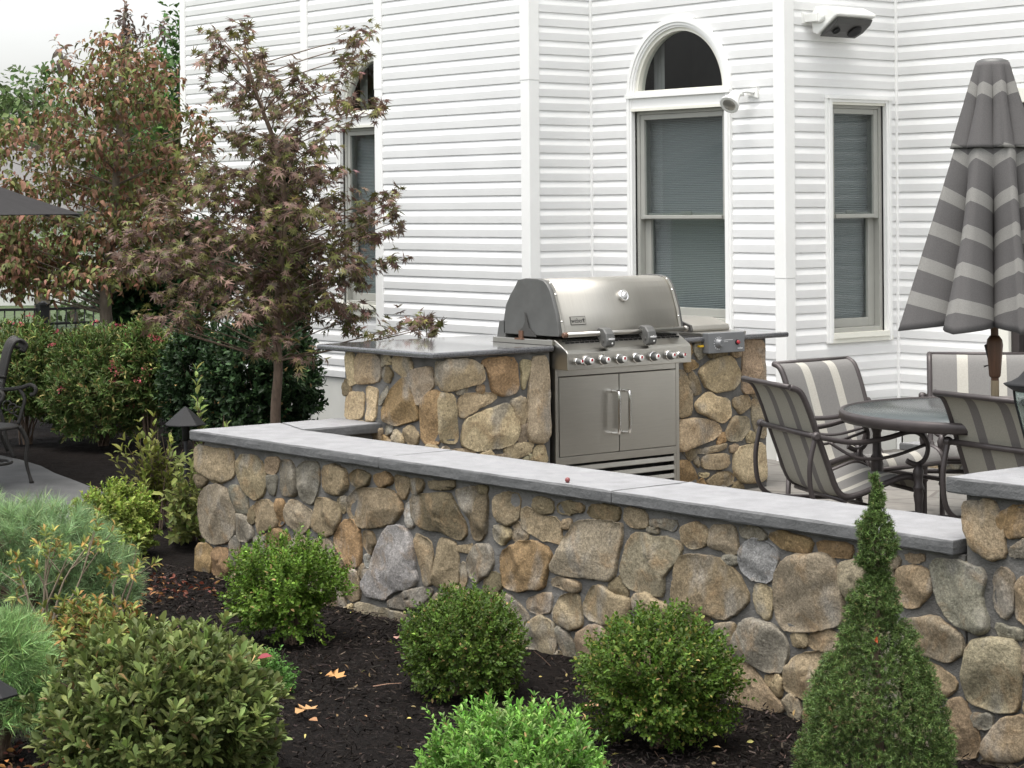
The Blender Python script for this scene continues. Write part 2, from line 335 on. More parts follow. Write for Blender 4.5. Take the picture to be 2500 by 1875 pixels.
def striped(name, base, stripe, edges, axis='X', attr=None, fuzz=.06):
    """fabric with stripes between the given positions along an object axis (or a float attribute)"""
    m, t, b = newmat(name); L = t.links.new
    if attr: src = N(t, 'ShaderNodeAttribute', attribute_name=attr).outputs['Fac']
    else:
        tc = N(t, 'ShaderNodeTexCoord'); sp = N(t, 'ShaderNodeSeparateXYZ'); L(tc.outputs['Object'], sp.inputs[0]); src = sp.outputs[axis]
    acc = None
    for a, bb in edges:
        g = N(t, 'ShaderNodeMath', operation='COMPARE'); L(src, g.inputs[0]); g.inputs[1].default_value = (a+bb)/2; g.inputs[2].default_value = (bb-a)/2
        if acc is None: acc = g.outputs[0]
        else:
            ad = N(t, 'ShaderNodeMath', operation='ADD', use_clamp=True); L(acc, ad.inputs[0]); L(g.outputs[0], ad.inputs[1]); acc = ad.outputs[0]
    mx = N(t, 'ShaderNodeMix', data_type='RGBA'); L(acc, mx.inputs[0]); mx.inputs[6].default_value = base+(1,); mx.inputs[7].default_value = stripe+(1,)
    n = N(t, 'ShaderNodeTexNoise', Scale=220., Detail=2.); L(coords(t), n.inputs['Vector'])
    mr = N(t, 'ShaderNodeMapRange'); mr.inputs['To Min'].default_value = .75; mr.inputs['To Max'].default_value = 1.25; L(n.outputs['Fac'], mr.inputs['Value'])
    mu = N(t, 'ShaderNodeMix', data_type='RGBA', blend_type='MULTIPLY'); mu.inputs[0].default_value = 1; L(mx.outputs[2], mu.inputs[6]); L(mr.outputs[0], mu.inputs[7])
    L(mu.outputs[2], b.inputs['Base Color']); b.inputs['Roughness'].default_value = .85; b.inputs['Specular IOR Level'].default_value = .2
    return m
STR = [(-.135,-.075),(.075,.135)]
M['sling_front'] = striped('sling_front', (.165,.16,.153), (.37,.355,.315), STR)
M['sling_back'] = striped('sling_back', (.25,.238,.20), (.125,.115,.108), STR)
M['canopy'] = striped('striped_canopy', (.092,.088,.087), (.20,.195,.183), [(.12,.175),(.43,.485),(.62,.682),(.79,.852),(.96,1.022),(1.125,1.188)], attr='sv')
# ------------------------------------------------------------------ setting: ground, paving
rng = np.random.default_rng(11)
def wobble(P, f, seed, a=1.):
    r = np.random.default_rng(seed); o = 0
    for k in range(5):
        d = r.normal(size=3)*f*(1.5**k); o = o+np.sin(P @ d+r.uniform(0, 6.28))/(1.4**k)
    return o*a/2.2
g = MB(); g.add([(-600,-600,-.33),(600,-600,-.33),(600,600,-.33),(-600,600,-.33)], [(0,1,2,3)]); tag(g.build('lawn', M['lawn']), kind='structure')
def sheet(name, x0, x1, y0, y1, st, z, amp, m, seed=1):
    xs = np.arange(x0, x1+st/2, st); ys = np.arange(y0, y1+st/2, st); X, Y = np.meshgrid(xs, ys)
    P = np.stack([X.ravel(), Y.ravel(), np.zeros(X.size)], 1)
    Z = z+wobble(P, 1.2, seed, amp)+wobble(P, 7., seed+1, amp*.5)+np.random.default_rng(seed).uniform(-1, 1, X.size)*amp*.35
    P[:, 2] = Z; nx, ny = len(xs), len(ys)
    i = np.arange(nx-1)[None]+nx*np.arange(ny-1)[:, None]; i = i.ravel(); F = np.stack([i, i+1, i+nx+1, i+nx], 1)
    me = bpy.data.meshes.new(name); me.vertices.add(len(P)); me.vertices.foreach_set('co', P.ravel())
    me.loops.add(F.size); me.loops.foreach_set('vertex_index', F.ravel().astype(np.int32)); me.polygons.add(len(F))
    me.polygons.foreach_set('loop_start', np.arange(0, F.size, 4, dtype=np.int32)); me.polygons.foreach_set('loop_total', np.full(len(F), 4, np.int32))
    me.polygons.foreach_set('use_smooth', np.ones(len(F), bool)); me.update(); me.validate(); me.materials.append(m)
    return link(bpy.data.objects.new(name, me))
ZB = -.265
tag(sheet('mulch_bed', -21.5, 1.5, -3, 11.58, .05, ZB, .018, M['mulch']), kind='structure')
b = MB(); b.prism([(-9.9,6.46),(6,6.46),(6,11.62),(-12.03,11.62),(-12.03,9.9),(-10.25,9.9),(-10.25,7.05),(-9.9,7.05)], 2, -.3, 0); tag(b.build('patio', M['flag']), kind='structure')
# planter soil pocket behind the seat wall is left open to the paving; lower stamped concrete terrace on the left
pts = [on(2, -.232, x, y) for x, y in ((-60,968),(24,987),(48,992),(91,1005),(120,1020),(156,1033),(192,1047),(228,1062),(262,1082),(270,1130),(200,1200))]
pp = [(float(p[0]), float(p[1])) for p in pts]+[(-9.6,2.4),(-17.5,2.4),(-20.2,5.0)]
b = MB(); b.prism(pp, 2, -.36, -.232); tag(b.build('terrace', M['concrete'], bevel=.02), kind='structure')
# street far behind the garden
c0 = at(190, 618, 57.5); dr = CR0; up = CF
def strip(name, d0, d1, w0, w1, z, m):
    q = [CF*d0+CR0*w0, CF*d0+CR0*w1, CF*d1+CR0*w1, CF*d1+CR0*w0]
    bb = MB(); bb.add([(v[0], v[1], z) for v in q], [(0,1,2,3)]); return tag(bb.build(name, m), kind='structure')
strip('driveway', 47, 62, -60, 5, -.322, M['asphalt'])

# ------------------------------------------------------------------ house
house = thing('house', 'white vinyl sided house with arched windows behind the patio', 'house', (-12.97, 11.62, 0))
COURSE = .1016; ZT = 3.115; ZTOP = 5.72
def sid(mb, wall, plane, u0, u1, z0, hole=None):
    prof = [(0,.0),(0,.0118),(.017,.0130),(.034,.0142),(.053,.0154),(.069,.0106),(.085,.0058),(.1016,.001)]
    k = int(math.floor((ZT-z0)/COURSE)); z = ZT-k*COURSE
    def P(u, o, zz): return (u, plane-o, zz) if wall == 'q' else (plane+o, u, zz) if wall == 'p' else (plane-o, u, zz)
    while z < ZTOP:
        for i in range(len(prof)-1):
            (a, oa), (b_, ob) = prof[i], prof[i+1]
            segs = [(u0, u1)]
            if hole:
                h = hole(z+(a+b_)/2)
                if h:
                    segs = [(s0, s1) for s0, s1 in ((u0, h[0]), (h[1], u1)) if s1-s0 > .004]
            for s0, s1 in segs:
                n0 = mb.n
                mb.v += [P(s0,oa,z+a), P(s1,oa,z+a), P(s1,ob,z+b_), P(s0,ob,z+b_)]; mb.n += 4
                mb.f.append((n0, n0+1, n0+2, n0+3) if wall == 'q' or wall == 'p' else (n0+3, n0+2, n0+1, n0)); mb.m.append(0); mb.s.append(False)
        z += COURSE
PW = -11.085; HW = .485; ZA = 2.505      # arched window: centre, half opening, arch spring line
def archole(c):
    def h(z):
        if z < .83 or z > ZA+HW+.005: return None
        if z <= ZA: return (c-HW, c+HW)
        r = math.sqrt(max(0, (HW+.01)**2-(z-ZA)**2)); return (c-r, c+r) if r > .02 else None
    return h
PC = -12.97; PW2 = -14.77
QW6 = 11.205
def rect(a, b_, z0, z1): return lambda z: (a, b_) if z0 < z < z1 else None
s = MB(); sid(s, 'q', 9.91, -13.83, -12.11, .25); s.build('siding_wall', M['siding'], house)
s = MB(); sid(s, 'p', -12.03, 9.98, 10.49, .25); s.build('siding_wall', M['siding'], house)
s = MB(); sid(s, 'm', -13.90, 9.98, 10.49, .25); s.build('siding_wall', M['siding'], house)
s = MB(); sid(s, 'q', 10.5, -12.01, -10.15, .25, archole(PW)); s.build('siding_wall', M['siding'], house)
s = MB(); sid(s, 'q', 10.5, -15.76, -13.91, .25, archole(PW2)); s.build('siding_wall', M['siding'], house)
s = MB(); sid(s, 'p', -10.08, 10.57, 11.61, .25, rect(QW6-.29, QW6+.29, .80, 2.40)); s.build('siding_wall', M['siding'], house)
s = MB(); sid(s, 'm', -15.83, 10.57, 11.61, .25); s.build('siding_wall', M['siding'], house)
s = MB(); sid(s, 'q', 11.62, -10.06, 3.0, .25, rect(-9.13, -7.15, .0, 2.38)); s.build('siding_wall', M['siding'], house)
s = MB(); sid(s, 'q', 11.62, -19.74, -15.85, .05); s.build('siding_wall', M['siding'], house)
s = MB(); sid(s, 'm', -19.80, 11.69, 20.0, .05); s.build('siding_wall', M['siding'], house)
# rest of the shell: back and right walls, floor slab
b = MB(); b.box((-19.7, 19.9, -.3), (3.0, 20.0, ZTOP)); b.box((2.9, 11.7, -.3), (3.0, 19.9, ZTOP)); b.build('back_wall', M['trim'], house)
# corner posts in two lengths, the upper one lapping over the lower
def post(x, y, sx, sy, zs):
    """outside corner at (x, y); sx, sy point away from the house"""
    mb = MB()
    for e, z0, z1 in ((0, -.05, zs), (.0025, zs-.004, ZTOP)):
        mb.box((x+sx*(.022+e), y+sy*(.022+e), z0), (x-sx*(.078+e), y-sy*.075, z1))
    o = mb.build('corner_post', M['trim'], house, bevel=.006); return o
post(-12.03, 9.91, 1, -1, 2.62); post(-13.90, 9.91, -1, -1, 2.64); post(-10.08, 10.5, 1, -1, 1.22); post(-15.83, 10.5, -1, -1, 1.9); post(-19.80, 11.62, -1, -1, 2.6)
for x, y, sx in ((-12.03, 10.5, 1), (-13.90, 10.5, -1), (-10.08, 11.62, 1), (-15.83, 11.62, -1)):
    mb = MB(); mb.box((x, y, -.05), (x+sx*.026, y-.026, ZTOP)); mb.build('corner_trim', M['trim'], house, bevel=.004)
# smooth foundation panels under the siding
mb = MB()
mb.box((-13.89, 9.918, -.3), (-12.04, 10.0, .262)); mb.box((-12.1, 9.95, -.3), (-12.038, 10.5, .262)); mb.box((-13.89, 9.95, -.3), (-13.83, 10.5, .262))
mb.box((-12.0, 10.508, -.3), (-10.1, 10.6, .262)); mb.box((-15.82, 10.508, -.3), (-13.9, 10.6, .262)); mb.box((-10.2, 10.6, -.3), (-10.088, 11.62, .262)); mb.box((-15.82, 10.6, -.3), (-15.7, 11.62, .262))
mb.box((-10.05, 11.628, -.3), (-9.1, 11.7, .262)); mb.box((-7.2, 11.628, -.3), (2.9, 11.7, .262)); mb.box((-19.78, 11.628, -.4), (-15.85, 11.7, .1)); mb.box((-19.79, 11.7, -.4), (-19.7, 19.9, .1))
mb.build('foundation', M['foundation'], house)
# roof
mb = MB()
mb.prism([(-20.15,11.3),(-16.1,11.3),(-16.1,10.2),(-14.2,10.2),(-14.2,9.62),(-11.75,9.62),(-11.75,10.2),(-9.8,10.2),(-9.8,11.3),(3.3,11.3),(3.3,20.3),(-20.15,20.3)], 2, ZTOP, ZTOP+.18)
mb.add([(-20.15,11.3,ZTOP+.18),(3.3,11.3,ZTOP+.18),(3.3,20.3,ZTOP+.18),(-20.15,20.3,ZTOP+.18),(-16,15.8,8.6),(-1,15.8,8.6)], [(0,1,5,4),(1,2,5),(2,3,4,5),(3,0,4)])
mb.build('roof', M['roofing'], house)
# windows -----------------------------------------------------------
class WMB(MB):
    """boxes in wall coordinates: u along the wall, o out of the wall"""
    def __init__(s, wall, plane): super().__init__(); s.wall = wall; s.pl = plane
    def P(s, u, o, z): return (u, s.pl-o, z) if s.wall == 'q' else (s.pl+o, u, z)
    def wb(s, u0, u1, o0, o1, z0, z1): return s.box(s.P(u0, o0, z0), s.P(u1, o1, z1))
    def ring(s, c, zc, r0, r1, o0, o1, n=40, a0=0, a1=180):
        rows = []
        for i in range(n+1):
            t = math.radians(a0+(a1-a0)*i/n); cu, sz = math.cos(t), math.sin(t)
            rows.append([s.P(c+r*cu, o, zc+r*sz) for r, o in ((r0,o0),(r0,o1),(r1,o1),(r1,o0))])
        return s.grid(rows, False, closed=True)
def double_hung(wn, wall, pl, c, h, z0, z1, zr):
    """two sashes, panes and the blind behind them"""
    def W(): return WMB(wall, pl)
    j = W(); j.wb(c-h, c-h+.03, -.13, -.012, z0, z1); j.wb(c+h-.03, c+h, -.13, -.012, z0, z1); j.wb(c-h+.03, c+h-.03, -.13, -.012, z1-.025, z1); j.wb(c-h+.03, c+h-.03, -.13, -.004, z0, z0+.03)
    j.build('jamb', M['sash'], wn, bevel=.003)
    for nm, a, b_, o in (('upper_sash', zr-.02, z1-.026, -.055), ('lower_sash', z0+.031, zr+.024, -.095)):
        hh = h-.031; f = W(); t = .04 if nm == 'upper_sash' else .062
        f.wb(c-hh, c-hh+t, o, o+.035, a, b_); f.wb(c+hh-t, c+hh, o, o+.035, a, b_); f.wb(c-hh+t, c+hh-t, o, o+.035, b_-.036, b_); f.wb(c-hh+t, c+hh-t, o, o+.035, a, a+(.03 if nm == 'upper_sash' else .06))
        if nm == 'upper_sash': f.wb(c-hh+t, c+hh-t, o+.035, o+.048, a+.004, a+.03)
        if nm == 'lower_sash': f.wb(c-.05, c+.05, o+.035, o+.046, b_-.012, b_+.012)
        so_ = f.build(nm, M['sash'], wn, bevel=.003)
        g_ = W(); g_.wb(c-hh+t-.004, c+hh-t+.004, o+.012, o+.016, a+.02, b_-.03); g_.build('pane', M['glass'], so_)
    bl = W(); bl.wb(c-h+.03, c+h-.03, -.125, -.12, z0+.03, z1-.03); bl.build('blind', M['blind'], wn)
def arched(c, flip=1):
    wn = thing('window', None, None, (c, 10.5, 1.7)); wn.parent = house; wn.location = Vector((c, 10.5, 1.7))-house.location; del_ = None
    OFF[wn.name] = np.array((c, 10.5, 1.7))
    def W(): return WMB('q', 10.5)
    k = W()
    k.ring(c, ZA, .47, .526, .0, .034); k.ring(c, ZA, .455, .475, -.02, .024)
    for sg in (-1, 1):
        a, b_ = sorted((c+sg*.47, c+sg*.526)); k.wb(a, b_, 0, .034, .80, ZA)
        a, b_ = sorted((c+sg*.49, c+sg*.512)); k.wb(a, b_, .034, .042, .80, ZA)
    k.ring(c, ZA, .49, .512, .034, .042)
    k.wb(c-.47, c+.47, -.02, .03, 2.405, 2.50); k.wb(c-.53, c+.53, -.02, .05, 2.478, 2.502)
    k.build('casing', M['trim'], wn)
    k = W(); k.ring(c, ZA, .43, .456, -.06, .008); k.wb(c-.456, c+.456, -.06, .012, 2.502, 2.53); k.wb(c-.478, c+.478, -.04, .036, 2.385, 2.405)
    k.build('arch_frame', M['cream_trim'], wn)
    k = W(); k.wb(c-.49, c+.49, -.05, .06, .864, .90); k.wb(c-.526, c+.526, -.02, .036, .80, .866); k.build('sill', M['cream_trim'], wn)
    g_ = W(); rows = [[W().P(c, -.03, ZA+.02)]*2]
    n = 32; vs = [g_.P(c, -.03, ZA)]+[g_.P(c+.435*math.cos(math.pi*i/n), -.03, ZA+.435*math.sin(math.pi*i/n)) for i in range(n+1)]
    g_.add(vs, [(0, i+1, i+2) for i in range(n)]); g_.build('arch_pane', M['glass'], wn)
    r = W()
    for u0, u1, o0, o1, z0, z1 in ((c-.5,c+.5,-.62,-.6,.8,3.05),(c-.52,c-.5,-.62,-.13,.8,3.05),(c+.5,c+.52,-.62,-.13,.8,3.05),(c-.5,c+.5,-.6,-.13,3.03,3.05),(c-.5,c+.5,-.6,-.13,.8,.82)): r.wb(u0,u1,o0,o1,z0,z1)
    r.build('room', M['room_dark'], wn)
    cu = W(); n = 8
    rows = [[cu.P(c+flip*(-.44+.018*i), -.16+.012*(i % 2), z) for i in range(n)] for z in (2.5, 2.95)]
    cu.grid(rows); cu.build('curtain_or_reflection', M['curtain_or_reflection'], wn)  # pale pleated strip added in place of a reflection on the arch pane
    double_hung(wn, 'q', 10.5, c, .468, .90, 2.385, 1.632)
    return wn
arched(PW); arched(PW2)
wn = thing('window', None, None, (-10.08, QW6, 1.6)); wn.parent = house; wn.location = Vector((-10.08, QW6, 1.6))-house.location
k = WMB('p', -10.08)
for sg in (-1, 1):
    a, b_ = sorted((QW6+sg*.272, QW6+sg*.325)); k.wb(a, b_, 0, .034, .77, 2.44); a, b_ = sorted((QW6+sg*.29, QW6+sg*.308)); k.wb(a, b_, .034, .041, .77, 2.44)
k.wb(QW6-.272, QW6+.272, 0, .034, 2.405, 2.44); k.wb(QW6-.328, QW6+.328, -.01, .05, 2.425, 2.447); k.build('casing', M['trim'], wn)
k = WMB('p', -10.08); k.wb(QW6-.272, QW6+.272, -.02, .05, .80, .835); k.wb(QW6-.29, QW6+.325, -.02, .036, .768, .80); k.build('sill', M['cream_trim'], wn); k = WMB('p', -10.08); k.wb(QW6-.272, QW6+.272, -.03, .02, 2.388, 2.405); k.build('head_trim', M['cream_trim'], wn)
r = WMB('p', -10.08)
for a in ((QW6-.3,QW6+.3,-.62,-.6,.8,2.45),(QW6-.32,QW6-.3,-.62,-.13,.8,2.45),(QW6+.3,QW6+.32,-.62,-.13,.8,2.45),(QW6-.3,QW6+.3,-.6,-.13,2.43,2.45),(QW6-.3,QW6+.3,-.6,-.13,.8,.82)): r.wb(*a)
r.build('room', M['room_dark'], wn)
double_hung(wn, 'p', -10.08, QW6, .272, .835, 2.39, 1.632)
# sliding door on the right wall
dn = thing('door', None, None, (-8.15, 11.62, 0)); dn.parent = house; dn.location = Vector((-8.15, 11.62, 0))-house.location
k = WMB('q', 11.62); k.wb(-9.20, -9.10, 0, .035, .1, 2.37); k.wb(-7.18, -7.08, 0, .035, .1, 2.37); k.wb(-9.22, -7.06, 0, .04, 2.37, 2.47); k.build('casing', M['cream_trim'], dn, bevel=.004)
k = WMB('q', 11.62)
for a in ((-9.10,-9.04,-.1,.0,.15,2.37),(-7.24,-7.18,-.1,.0,.15,2.37),(-9.04,-7.24,-.1,0,2.31,2.37),(-9.04,-7.24,-.1,.01,.15,.2),(-8.17,-8.09,-.08,-.01,.2,2.31)): k.wb(*a)
k.build('door_frame', M['bronze'], dn, bevel=.004)
k = WMB('q', 11.62); k.wb(-9.05, -8.16, -.055, -.05, .19, 2.32); k.wb(-8.1, -7.23, -.045, -.04, .19, 2.32); k.build('pane', M['glass'], dn)
k = WMB('q', 11.62)
for a in ((-9.1,-7.18,-.9,-.88,.1,2.4),(-9.12,-9.1,-.9,-.1,.1,2.4),(-7.18,-7.16,-.9,-.1,.1,2.4),(-9.1,-7.18,-.88,-.1,2.38,2.4),(-9.1,-7.18,-.88,-.1,.1,.15)): k.wb(*a)
k.build('room', M['room_dark'], dn)
cu = WMB('q', 11.62); rows = [[cu.P(-9.0+.04*i, -.2+.03*(i % 2), z) for i in range(22)] for z in (.2, 2.3)]; cu.grid(rows); cu.build('curtain_or_reflection', M['curtain_or_reflection'], dn)
# traced outlines of the field stones, centimetres on each wall face
ST_WALL='''t-1026,42,-1009,42,-989,42,-988,37,-988,29,-1001,25,-1015,27,-1026,29|d-1028,25,-1018,27,-1015,24,-1019,21,-1025,20|d-1013,26,-1003,25,-998,25,-1007,24|k-1015,21,-1002,23,-994,20,-986,10,-987,0,-993,-6,-1009,-9,-1021,-5,-1024,5,-1023,15|t-985,36,-979,41,-967,41,-960,38,-956,28,-959,22,-966,19,-976,22,-983,29|t-957,41,-944,42,-944,37,-949,34,-956,35|g-955,32,-946,33,-948,24,-953,24,-956,27|g-942,41,-932,41,-928,37,-927,25,-942,24|g-926,40,-918,42,-908,43,-907,32,-913,22,-920,23,-925,31|g-991,23,-983,24,-975,18,-974,11,-984,11,-989,17|t-967,17,-956,19,-947,17,-945,8,-955,5,-963,1,-966,7|o-946,21,-940,21,-939,12,-943,7,-945,13|k-936,19,-931,22,-920,20,-913,17,-916,10,-923,6,-934,9,-938,14|t-910,24,-901,26,-891,24,-888,19,-894,10,-901,7,-912,10,-912,16|g-985,9,-978,9,-970,3,-969,-1,-975,-4,-984,-4|o-1026,-11,-1015,-10,-1010,-13,-1013,-26,-1028,-28|o-1009,-12,-993,-10,-992,-24,-1011,-26|t-904,41,-893,43,-883,41,-882,34,-887,29,-899,29,-903,33|d-880,40,-869,42,-863,40,-865,36,-873,34,-879,36|o-859,41,-849,43,-844,41,-846,38,-852,36,-858,38|d-843,43,-832,42,-831,38,-835,32,-840,35|t-880,29,-872,33,-853,35,-841,34,-836,28,-842,21,-856,17,-868,15,-877,18,-882,23|d-829,34,-816,36,-800,38,-795,33,-789,27,-787,21,-792,18,-805,21,-817,20,-827,23|w-832,31,-828,25,-828,20,-831,19,-834,25|d-830,41,-819,42,-822,37,-828,36|d-815,42,-796,44,-795,42,-806,40,-814,40|d-794,39,-785,42,-773,42,-771,37,-772,24,-777,19,-781,20,-783,29,-789,34|d-780,43,-772,44,-773,41,-779,41|o-885,16,-878,17,-872,13,-871,4,-873,-5,-881,-6,-890,1,-895,6|d-868,13,-861,13,-859,8,-863,2,-868,6|w-849,17,-837,19,-831,16,-828,9,-827,-1,-825,-6,-835,-11,-845,-13,-850,-18,-865,-18,-871,-14,-862,-5,-857,6|t-827,16,-815,15,-813,6,-812,-4,-819,-7,-821,2|t-807,16,-796,16,-794,8,-794,-3,-803,-6,-811,-6,-809,6|t-793,14,-782,16,-783,13,-792,13|g-780,16,-769,18,-768,9,-772,4,-781,0,-786,3,-785,10|k-792,6,-788,7,-787,0,-790,-4,-792,0|w-868,1,-863,1,-863,-3,-867,-4|g-850,-20,-835,-13,-822,-9,-812,-8,-822,-17,-838,-20|k-876,-23,-865,-23,-850,-23,-833,-23,-838,-28,-862,-30,-877,-27|t-765,40,-758,42,-748,42,-749,32,-755,29,-763,30|t-766,26,-757,27,-753,24,-760,19,-765,21|d-738,42,-725,42,-725,38,-731,36,-738,38|d-722,40,-714,43,-705,42,-705,40,-712,39,-721,38|d-700,42,-694,43,-682,43,-682,39,-694,38,-701,39|t-745,37,-734,35,-721,34,-719,25,-730,25,-740,27,-746,29|t-718,34,-713,35,-714,32,-718,31|k-709,35,-698,36,-685,37,-680,36,-682,27,-686,13,-697,12,-714,11,-728,12,-720,21,-715,28|o-761,15,-750,21,-738,23,-727,20,-729,12,-732,3,-747,0,-759,0,-761,7|t-677,44,-665,43,-665,38,-675,37,-678,40|g-662,40,-654,41,-646,41,-648,38,-654,39,-661,39|g-664,37,-657,37,-658,36,-663,36|k-673,34,-664,34,-653,34,-644,33,-645,28,-655,19,-655,11,-663,10,-678,12,-681,18,-677,28|t-644,39,-637,42,-629,41,-629,35,-636,32,-643,34|k-626,41,-614,43,-612,38,-612,33,-619,33,-627,34|g-610,43,-601,44,-596,41,-601,40,-609,40|t-646,26,-637,29,-624,30,-612,25,-605,16,-611,10,-621,6,-632,7,-649,5,-650,12,-648,19|w-610,35,-602,39,-592,38,-590,34,-594,24,-603,23,-610,27|g-620,30,-612,31,-612,29,-618,28|t-602,21,-595,22,-593,16,-595,9,-599,10,-602,16|k-726,7,-720,9,-708,8,-708,5,-718,5,-725,6|k-743,-4,-734,0,-726,1,-727,-6,-735,-8,-742,-7|t-725,-6,-719,2,-709,4,-706,-6,-707,-10,-713,-12,-724,-10|t-704,1,-699,8,-693,9,-685,6,-675,6,-677,-3,-690,-7,-704,-5|t-673,8,-664,10,-653,6,-654,2,-672,1|k-743,-15,-734,-9,-726,-12,-724,-17,-726,-26,-731,-26,-741,-26,-744,-20|g-722,-12,-715,-14,-711,-20,-710,-26,-717,-25,-721,-19|t-624,3,-614,5,-616,-3,-621,-3|k-591,26,-585,33,-574,37,-562,37,-558,31,-556,23,-555,13,-566,9,-585,6,-590,10|o-595,42,-586,44,-571,42,-574,38,-585,38|o-568,42,-552,43,-552,39,-560,38,-567,38|k-556,36,-547,38,-544,31,-546,24,-553,23,-556,28|t-530,36,-520,39,-513,37,-514,30,-521,24,-530,24|t-525,42,-517,43,-517,42,-524,41|g-513,42,-500,43,-489,41,-491,31,-487,22,-493,19,-503,21,-510,29|k-485,40,-481,44,-477,41,-477,30,-481,26,-485,30|t-475,39,-470,41,-467,35,-470,24,-475,27|t-582,5,-575,6,-575,2,-581,1|t-573,6,-560,9,-557,5,-561,2,-573,2|g-614,-4,-608,7,-598,8,-588,5,-585,-1,-587,-9,-594,-11,-613,-7|t-586,-10,-578,-2,-564,1,-562,-4,-566,-12,-575,-18,-586,-17|t-613,-9,-606,-10,-597,-17,-586,-25,-609,-28,-613,-20|k-526,19,-512,22,-501,17,-499,12,-505,7,-519,8,-526,12|t-523,6,-512,4,-502,0,-504,-3,-513,-8,-522,-2|k-496,15,-486,18,-475,18,-474,6,-476,-6,-486,-7,-496,-5,-499,3|g-485,23,-474,22,-472,20,-482,19|t-506,-8,-500,-6,-495,-12,-492,-22,-495,-26,-504,-26,-507,-17|g-495,-11,-487,-9,-488,-13,-493,-14|t-491,-22,-484,-11,-472,-7,-467,-13,-473,-22,-488,-25'''
ST_PIER='''t-498,64,-490,65,-484,65,-482,55,-480,47,-485,46,-494,49,-498,56|o-482,62,-475,65,-470,65,-468,59,-472,56,-478,54,-482,57|g-478,50,-472,54,-467,53,-468,49,-477,48'''
ST_ISF='''t702,89,720,88,729,83,730,76,716,74,702,72|o728,87,742,88,753,87,754,71,751,68,742,68,736,72,733,83|t757,85,763,85,760,76,758,71,757,77|k764,87,775,87,776,66,776,44,772,40,761,42,761,59|g711,72,718,73,718,70,712,70|o726,73,731,74,730,70,726,71|y713,69,735,69,739,67,730,63,722,60,714,57|t749,64,758,66,759,55,757,51,752,55|y717,55,724,57,745,63,749,59,754,51,752,41,738,40,725,39,715,43|t701,70,709,70,710,62,712,44,701,46|k755,50,761,50,760,40,754,41|y744,38,757,40,764,39,762,35,753,33,746,35|y765,37,772,38,774,30,772,28,765,32|t707,40,721,39,724,36,709,37|t738,35,745,35,747,32,739,33|g887,88,898,91,898,84,892,80,888,84|y892,73,903,79,920,80,925,71,925,64,920,61,905,60,896,66|t928,89,946,89,946,76,946,60,940,58,928,58,929,72|o880,78,888,79,891,76,882,73|d884,71,887,72,892,65,893,60,888,59,885,64|t875,74,879,73,885,65,885,49,878,47,874,48|y889,53,898,60,906,56,915,55,917,45,912,42,903,44,891,49|t919,55,933,56,934,50,926,46,921,50|k914,35,920,44,932,43,934,36,925,29,915,32|y874,44,890,45,906,41,909,36,902,32,885,29,874,27|k936,52,945,53,947,38,947,30,940,31,937,41|y920,21,927,26,946,27,947,16,947,4,927,4,920,12|y895,22,916,22,916,16,910,14,895,16|o874,21,881,21,889,13,890,6,874,9|t896,6,905,11,920,10,919,4|t888,21,891,22,891,17,889,18|t887,26,896,26,914,28,913,26,898,24|t917,26,923,27,923,23,918,24|y891,12,899,12,898,10|g936,56,945,56,944,54,938,55'''
ST_ISL='''y-1018,88,-1011,88,-1008,72,-1014,71,-1017,75|t-1009,88,-985,89,-984,75,-996,73,-1008,72|d-982,80,-978,83,-973,79,-976,75,-981,76|y-973,88,-959,89,-954,85,-958,80,-964,78,-971,82|k-957,81,-938,85,-935,76,-943,70,-950,63,-954,71|o-975,69,-964,77,-958,77,-956,69,-949,58,-950,56,-971,51,-983,53,-982,59|y-998,70,-988,70,-989,60,-991,52,-998,52,-997,62|y-1019,62,-1012,66,-1001,66,-1002,52,-1019,51|g-985,64,-979,71,-978,69,-982,63,-985,62|o-947,58,-942,69,-935,72,-929,71,-929,45,-946,43|y-975,43,-971,48,-964,45,-963,42|t-962,49,-956,51,-950,47,-951,42,-960,42|g-980,49,-974,50,-974,47,-979,45|t-933,87,-928,88,-927,76,-932,76'''
# ------------------------------------------------------------------ fieldstone masonry
PAL = dict(t=(.275,.215,.135), o=(.26,.175,.088), g=(.205,.186,.145), k=(.27,.222,.157), d=(.165,.13,.078), w=(.32,.31,.285), y=(.40,.32,.195))
def parse(txt):
    o = []
    for s_ in txt.split('|'):
        v = np.array(s_[1:].split(','), float).reshape(-1, 2)/100; o.append((s_[0], v))
    return o
def inside(poly, X, Y):
    c = np.zeros(X.shape, bool); n = len(poly)
    for i in range(n):
        x0, y0 = poly[i]; x1, y1 = poly[(i+1) % n]
        if y0 == y1: continue
        k = ((y0 > Y) != (y1 > Y)) & (X < (x1-x0)*(Y-y0)/(y1-y0)+x0); c ^= k
    return c
def dil(a, r):
    o = a.copy()
    for i in range(r):
        b_ = o.copy(); b_[1:] |= o[:-1]; b_[:-1] |= o[1:]; b_[:, 1:] |= o[:, :-1]; b_[:, :-1] |= o[:, 1:]
        if i % 2: b_[1:, 1:] |= o[:-1, :-1]; b_[:-1, :-1] |= o[1:, 1:]; b_[1:, :-1] |= o[:-1, 1:]; b_[:-1, 1:] |= o[1:, :-1]
        o = b_
    return o
